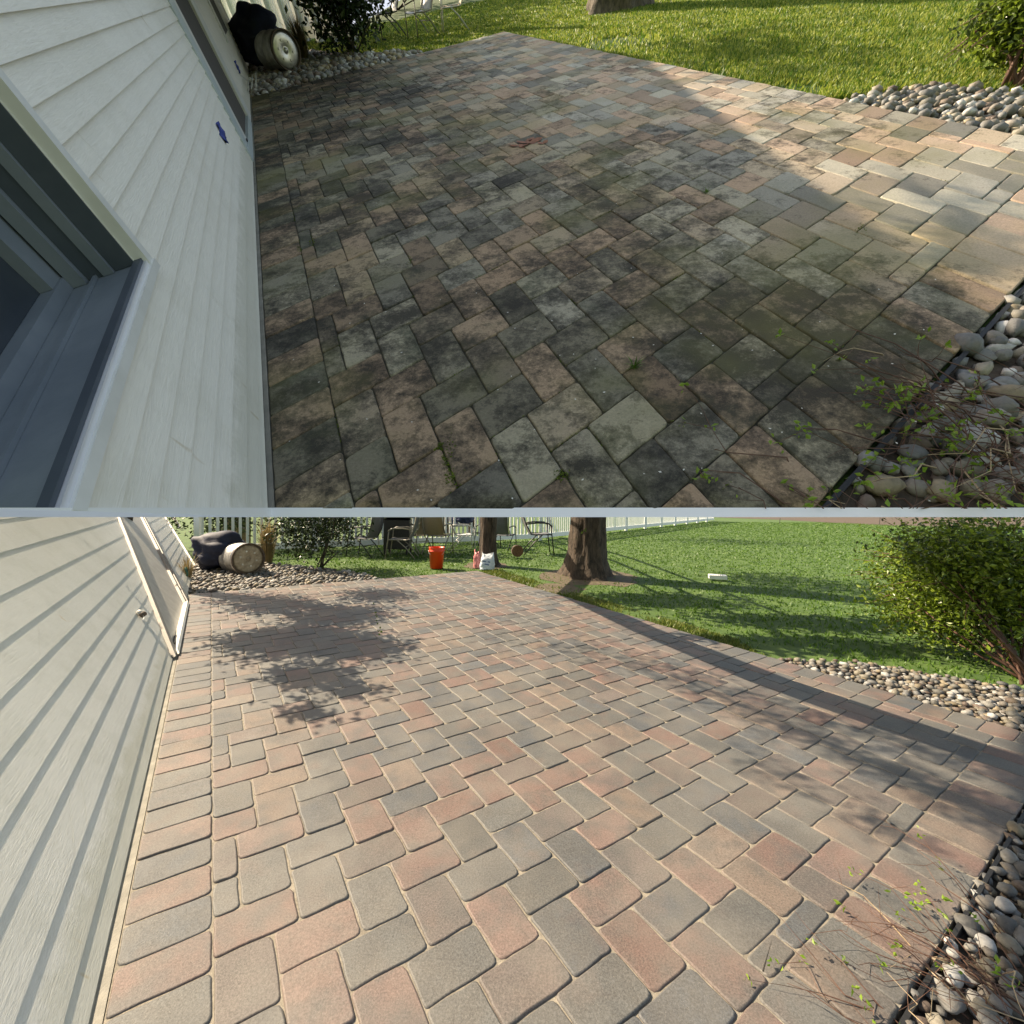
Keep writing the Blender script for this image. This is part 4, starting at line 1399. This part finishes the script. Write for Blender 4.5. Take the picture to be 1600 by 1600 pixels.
# white block on the lawn
wb = LOW.g(1121, 903)
q = Root(LOW, 'white_block', wb, 'small white block lying alone on the lawn', 'block')
wbm = MB().box(wb + [0, 0, .02], .30, .15, .075, -.25).build('block', 'paper', q, bevel=.006)
for k in range(5):
    MB().box(wb + np.array([-.075 + k * .036, -.012 - .009 * k, .0585]), .02, .05, .003, -.25).build('print', 'grey', q)

# ------------------------------------------------------------------ keg and tarp, both views
def keg(pl, c, ax, R, L, label, endmat, name='keg'):
    root = Root(pl, name, c, label, 'keg')
    c, ax = np.asarray(c, float), nrm(ax)
    o = c - ax * L
    MB().lathe(o, ax, [(0, R * .86), (.02 * L, R * .97), (.12 * L, R), (.15 * L, R * 1.03), (.18 * L, R), (.45 * L, R), (.48 * L, R * 1.035), (.52 * L, R * 1.035), (.55 * L, R), (.82 * L, R), (.86 * L, R * 1.02), (.9 * L, R * .98)], 32).build('body', 'steel', root, smooth=True)
    MB().lathe(o, ax, [(.9 * L, R * .96), (.92 * L, R * 1.0), (L, R * 1.02), (L * 1.01, R * .98), (L * .99, R * .93), (L * .95, R * .92)], 32, (False, False)).build('rim', 'rust', root, smooth=True)
    MB().lathe(o, ax, [(L * .90, R * .5), (L * .952, R * .935), (L * .962, R * .80), (L * .975, R * .70), (L * .978, R * .30), (L * .965, R * .22), (L * .965, R * .12), (L * .99, R * .10)], 32).build('end', endmat, root, smooth=True)
    x = nrm(np.cross(ax, [0, 0, 1])); y = np.cross(x, ax)
    for k in range(6):
        a = k * 1.047 + .3
        p = o + ax * L * .975 + (x * math.cos(a) + y * math.sin(a)) * R * .5
        MB().lathe(p, ax, [(0, R * .07), (.012, R * .05)], 8).build('stud', 'steel', root)
    return root
def kegs(pl, ce, re_, back, L, rad_px, label, endmat):
    g0 = pl.g(*ce)
    k = S(pl, g0)
    R = rad_px * k
    c = g0 + np.array([0, 0, R])
    # keep its visual centre where the bottom touches the stones
    v = nrm(pl.cam - c)
    side = nrm(np.cross([0, 0, 1], v))
    ax = nrm(v * np.array([1, 1, .55]) + side * back)
    return keg(pl, c, ax, R, L * R, label, endmat), c, R, ax
kl, kc, kR, kax = kegs(LOW, (389, 897), None, .40, 2.4, 24, 'stained metal keg lying on its side by the shaded stones, lower view', 'kegend')
heap(LOW, 'tarp_bundle', 'navy tarp bundle behind the stained keg, lower view', 'tarp', LOW.g(343, 889), .37, .36, .64, 'tarp', 8, .5, 0)
kh, kc2, kR2, kax2 = kegs(HIGH, (459, 111), None, .55, 2.5, 22.5, 'shiny metal keg lying on pale stones, upper view', 'steel')
g_ = HIGH.g(418, 101)
kk = S(HIGH, g_)
heap(HIGH, 'tarp_bundle', 'navy tarp bundle behind the shiny keg, upper view', 'tarp', g_, 36 * kk, 30 * kk, 56 * kk, 'tarp', 9, .5, 0)

# ------------------------------------------------------------------ dry plant with green hose against the lower wall
pw = LOW.g(292, 905)
tuft(LOW, 'dry_plant', 'dry pale plant against the house wall beyond the sliding door', 'plant', pw, 90, .42, .22, 'straw', 60, .005)
hz = Root(LOW, 'garden_hose', pw, 'short green hose end in the dry plant by the wall', 'hose')
MB().tube([pw + [0, -.05, .16], pw + [.06, -.1, .2], pw + [.10, -.12, .1], pw + [.04, -.1, .02]], .016, 8).build('hose', 'green', hz, smooth=True)

# ------------------------------------------------------------------ upper view: background
def up_at(px, py):
    q = HIGH.g(px, py)
    return q
fa, fb = up_at(396, 72), up_at(560, 72)
k_ = S(HIGH, fa)
fence(HIGH, 'picket_fence', 'sunlit white picket fence behind the keg, upper view', HIGH.g(350, 66), HIGH.g(560, 62), 90 * k_, 40 * k_, 6.2 * k_, 5, 3.4 * k_)
def hbush(px, py, w_, h, dy, n, size, mats, seed, label, name='holly_shrub', **kw):
    b = up_at(px, py)
    k = S(HIGH, b)
    return bush(HIGH, name, label, 'shrub', b, b + np.array([0, 0, h * k * .5 + dy * k]), (w_ * k * .5, w_ * k * .4, h * k * .5), n, size * k, mats, seed, **kw)
hbush(555, 84, 130, 110, 8, 3600, 9, ['holly', 'holly'], 61, 'dark evergreen shrub beyond the dirty patio, right of the keg', stem_mat='barkl', clumps=20, spread=.27)
hbush(372, 62, 90, 120, 20, 2500, 9, ['holly', 'shrubd'], 62, 'dark shrub by the house corner behind the navy tarp, upper view', stem_mat='bark', clumps=14, spread=.3)
hbush(450, 45, 160, 120, 20, 2500, 10, ['shrubd', 'shrub'], 66, 'loose light green shrub behind the upper fence', stem_mat='bark', clumps=14, spread=.34)
hbush(620, 12, 260, 70, 20, 2500, 10, ['shrubd', 'holly'], 67, 'dark background shrub behind the upper chairs', stem_mat='bark', clumps=14, spread=.34)
b = up_at(478, 92); k = S(HIGH, b)
tuft(HIGH, 'ornamental_grass', 'dry straw coloured grass clump beside the keg of the upper view', 'grass clump', b, 360, 50 * k, 24 * k, 'straw', 63, .5 * k)
for px, py, rz, lab, sl2, tb in ((612, 56, 2.9, 'pale seated chair nearest the evergreen shrub, upper view', 'pale', 'black'), (662, 54, 3.1, 'grey seated chair in the middle of the upper chairs', 'pale', 'tube'), (712, 46, 2.6, 'rightmost chair on the sunny upper grass', 'tan', 'tubew')):
    b = up_at(px, py)
    sling_chair(HIGH, b, rz, lab, sl2, tb, 'chairs on the upper lawn', 62 * S(HIGH, b))
tb_ = up_at(962, 10)
tree(HIGH, 'pine_tree', 'broad pale tree base at the top of the upper lawn', tb_, (34 * S(HIGH, tb_), 30 * S(HIGH, tb_)), 3.0, (0, 0), 'barkl', 71)
# far bank of shrubs closing off the top of the terrace
b = up_at(1560, 120)
k = S(HIGH, b)
bush(HIGH, 'leafy_shrub', 'bright yellow green shrub at the top right of the upper view', 'shrub', up_at(1590, 132), up_at(1560, 112) + np.array([0, 0, 62 * k]), (72 * k, 62 * k, 58 * k), 11000, 9.5 * k, ['shrub', 'shrub', 'shrubd'], 73, stems=10, clumps=26, spread=.24, sprigs=50)
m = MB(); r_ = np.random.default_rng(83)
ov2 = Root(HIGH, 'shadow_branch', hp(1180, 75) + sl_ * 4.6, 'added leaf cluster shading the middle of the upper lawn', 'branch')  # unseen leaves added to darken the lawn with their shadow
for k in range(60):
    c = hp(r_.normal(1170, 90), r_.normal(72, 20)) + sl_ * 4.6
    leaves(m, c + r_.normal(0, .16, (14, 3)) * np.array([1, 1, .25]), .10, r_, .4)
m.build('leaves', 'tree', ov2, kind='stuff')  # added unseen leaves, only for their shadow
MB().tube([hp(1050, 70) + sl_ * 4.6, hp(1330, 78) + sl_ * 4.6], .02, 5).build('twig', 'twig', ov2)  # added unseen twig of the shadow branch
# unseen twigs and leaves, added to dapple the sunny corner
m = MB(); r_ = np.random.default_rng(81)
ov = Root(HIGH, 'shadow_branch', hp(1500, 350) + sl_ * 4.7, 'added leafy twigs that dapple the sunny corner of the dirty patio', 'branch')
cq = hp(1500, 420) + sl_ * 4.7
for k in range(16):
    tgt = hp(r_.uniform(1320, 1550), r_.uniform(250, 440)) + sl_ * 4.7
    m.tube([cq + r_.normal(0, .02, 3), (cq + tgt) / 2 + r_.normal(0, .06, 3), tgt], [.010, .007, .004], 4)
m.build('twig', 'twig', ov)  # added unseen twigs, only for their dapple
m = MB()
for k in range(9):
    px, py = r_.normal(1460, 48), r_.normal(348, 34)
    c = hp(px, py) + sl_ * 4.7
    leaves(m, c + r_.normal(0, .09, (8, 3)) * np.array([1.0, 1, .12]), .055, r_, .3)
m.build('leaves', 'tree', ov, kind='stuff')  # added unseen leaves, only for their dapple

# ------------------------------------------------------------------ upper view: small things
def tape(px, py, w_, h, seed, label):
    c = WH.at(px, py, .01)
    r = np.random.default_rng(seed)
    root = Root(HIGH, 'tape_patch', WH.pt(*c, .012), label, 'tape')
    k = S(HIGH, WH.pt(*c, .01))
    n = 8
    V, F = [], []
    for i in range(n + 1):
        for j in range(n + 1):
            u, v = i / n - .5, j / n - .5
            V.append(WH.pt(c[0] + (u * w_ + .25 * v * w_) * k * 2.2, c[1] + v * h * k * 1.1, .014 + .012 * math.sin(5 * u + seed) * math.cos(6 * v) + r.uniform(0, .006)))
    for i in range(n):
        for j in range(n):
            if (i < 1 and j > 6) or (i > 6 and j < 1): continue
            a = i * (n + 1) + j
            F.append((a, a + 1, a + n + 2, a + n + 1))
    o = MB().add(V, F).build('tape', 'tape', root, smooth=True)
    md = o.modifiers.new('thickness', 'SOLIDIFY')
    md.thickness = .003
tape(345, 208, 13, 20, 1, 'crumpled blue tape patch on the siding left of the upper sliding door')
tape(370, 105, 9, 12, 2, 'small blue tape patch on the far siding of the upper house')
cw = WH.at(384, 132, .02)
cr = Root(HIGH, 'wire_coil', WH.pt(*cw, .02), 'loose pale wire coil hanging on the far siding of the upper house', 'wire')
for q in range(3):
    a = np.linspace(0, 6.28, 22)
    MB().tube([WH.pt(cw[0] + .05 + (.22 + .05 * q) * math.cos(t), cw[1] - .02 + (.055 + .012 * q) * math.sin(t), .03 + .05 * q + .05 * math.sin(t)) for t in a], .0035, 5).build('loop', 'cord', cr, smooth=True)
MB().tube([WH.pt(cw[0] - .25, cw[1] + .12, .015), WH.pt(cw[0] - .1, cw[1] + .08, .03), WH.pt(cw[0], cw[1] + .03, .05)], .0035, 5).build('lead', 'cord', cr)

dl = hp(822, 226)
dlr = Root(HIGH, 'leaf_litter', dl, 'patch of reddish dead leaves in the middle of the dirty patio', 'leaves')
r_ = np.random.default_rng(91)
for k in range(16):
    c = dl + np.array([*(r_.normal(0, .055, 2)), .004 + .004 * r_.random()])
    a = r_.uniform(0, 6.28); d = np.array([math.cos(a), math.sin(a), .1]); x = np.array([-math.sin(a), math.cos(a), .15 * r_.normal()])
    s2 = r_.uniform(.025, .05)
    MB().add([c - d * s2, c - d * s2 * .3 + x * s2 * .5, c + d * s2 * .4 + x * s2 * .45, c + d * s2, c + d * s2 * .4 - x * s2 * .45, c - d * s2 * .3 - x * s2 * .5], [(0, 1, 2, 3, 4, 5)]).build('leaf', 'deadleaf', dlr)
tuft(HIGH, 'grass_tuft', 'small green weed tuft growing from a joint of the dirty patio', 'weed', hp(992, 572) + np.array([0, 0, -.008]), 46, .035, .04, 'grass', 92, .0016)
tuft(HIGH, 'grass_tuft', 'tiny weed in the joint near the shadow edge of the dirty patio', 'weed', hp(1103, 300) + np.array([0, 0, -.008]), 20, .03, .03, 'grass', 93, .0016)
# moss in the joints
m = MB(); r_ = np.random.default_rng(94)
for px, py, n, sx_, sy_ in ((700, 715, 260, 5, 18), (708, 748, 130, 8, 8), (488, 375, 90, 3, 8), (467, 388, 60, 2, 6), (878, 742, 120, 7, 5), (686, 697, 120, 8, 4), (1345, 355, 50, 6, 4), (640, 410, 60, 2, 6)):
    for k in range(n):
        c = hp(px + r_.normal() * sx_, py + r_.normal() * sy_) + np.array([0, 0, r_.uniform(-.006, .002)])
        leaves(m, [c], .007, r_, 0, .8)
pl_ = [q for q in paver_list() if q[0][0] > -3 and q[0][2] < 46 and q[0][1] > -12 and q[0][3] < 40]
rm = random.Random(12)
for q in rm.sample(pl_, 150):
    (x0, y0, x1, y1), _c = q
    e0, e1 = (HIGH.L(x0, y0), HIGH.L(x1, y0)) if rm.random() < .5 else (HIGH.L(x0, y0), HIGH.L(x0, y1))
    a_, b_ = sorted((rm.random(), rm.random()))
    for k in range(int(36 * (b_ - a_)) + 3):
        u = rm.uniform(a_, b_)
        leaves(m, [e0 * (1 - u) + e1 * u + np.array([rm.gauss(0, .0016), rm.gauss(0, .0016), rm.uniform(-.007, -.001)])], .0055, r_, 0, .8)
mo = m.build('moss', 'moss', None, kind='stuff', pl=HIGH)
tag(mo, 'bright green moss growing in the joints of the dirty patio')
m = MB()
for k in range(100):
    px, py = r_.uniform(450, 1480), r_.uniform(150, 790) ** 1.0
    c = hp(px, py, .002)
    if not (0 < c[0] < 4 and c[1] > -1.2): continue
    a = r_.uniform(0, 6.28); s2 = r_.uniform(.0022, .0048)
    m.add([c + np.array([math.cos(a + t) * s2 * (1 if q % 2 else .6), math.sin(a + t) * s2 * (1 if q % 2 else .6), .001]) for q, t in enumerate((0, 1.57, 3.14, 4.71))], [(0, 1, 2, 3)])
pe_ = m.build('petals', 'petal', None, kind='stuff', pl=HIGH)
tag(pe_, 'tiny white petals scattered over the dirty patio')

# ------------------------------------------------------------------ twiggy plants in the right-hand stone beds
def twigs(pl, name, label, base, n, reach, h, seed, bias, nleaf, lsz, k=1.0):
    r = np.random.default_rng(seed)
    root = Root(pl, name, base, label, 'shrub')
    m, lm, tm = MB(), MB(), MB()
    for i in range(n):
        a = bias + r.normal(0, .75)
        d = np.array([math.cos(a), math.sin(a), 0])
        b0 = np.asarray(base) + np.array([*(r.normal(0, .10 * k, 2)), -.02])
        L_ = reach * r.uniform(.35, 1.05)
        hh = h * r.uniform(.3, 1.0)
        pts = [b0]
        for t in (.3, .6, .85, 1.0):
            pts.append(b0 + d * L_ * t + np.array([r.normal(0, .02 * k), r.normal(0, .02 * k), hh * (1.6 * t - 1.1 * t * t)]))
        (tm if i % 9 == 0 else m).tube(pts, [.0022 * k, .0018 * k, .0014 * k, .001 * k, .0006 * k], 4)
        for j in range(2):
            q = pts[2 + j]
            e = q + (d * r.uniform(.2, .6) + np.array([r.normal(0, .5), r.normal(0, .5), r.uniform(-.2, .5)])) * .12 * k
            m.tube([q, (q + e) / 2 + r.normal(0, .006, 3), e], [.001 * k, .0008 * k, .0005 * k], 3)
            if r.random() < nleaf:
                leaves(lm, [e + r.normal(0, .008 * k, 3) for _ in range(4)], lsz, r, .3, .55)
        if r.random() < nleaf:
            leaves(lm, [pts[-1] + r.normal(0, .012 * k, 3) for _ in range(6)] + [pts[3] + r.normal(0, .01 * k, 3) for _ in range(3)], lsz, r, .3, .55)
    cl = HIGH.gut(795) if pl is HIGH else None
    m.build('twigs', 'twig', root, kind='stuff', clip=cl)
    tm.build('dry_stems', 'twigt', root, kind='stuff', clip=cl)
    lm.build('leaves', 'spring', root, kind='stuff', clip=cl)
    return root
twigs(LOW, 'twiggy_shrub', 'low reddish twigs with small green leaves over the stones at lower right', LOW.g(1600, 1545), 26, .42, .20, 101, 2.6, .35, .020)
twigs(LOW, 'twiggy_shrub', 'sparse twig plant sprawling over the paver edge at bottom right', LOW.g(1450, 1625), 11, .30, .12, 102, 2.3, .3, .02)
twigs(HIGH, 'twiggy_shrub', 'tangled reddish twigs with fresh leaves over the stones of the upper view', hp(1590, 690), 60, .36, .15, 103, 2.7, .45, .018)
twigs(HIGH, 'twiggy_shrub', 'thin dry twig plant lying across the dirty paver edge', hp(1370, 800), 18, .28, .08, 104, 2.2, .4, .018)
twigs(HIGH, 'twiggy_shrub', 'leafy sprawling twigs along the upper right stone edge', hp(1500, 640), 18, .22, .10, 105, 2.4, .6, .018)
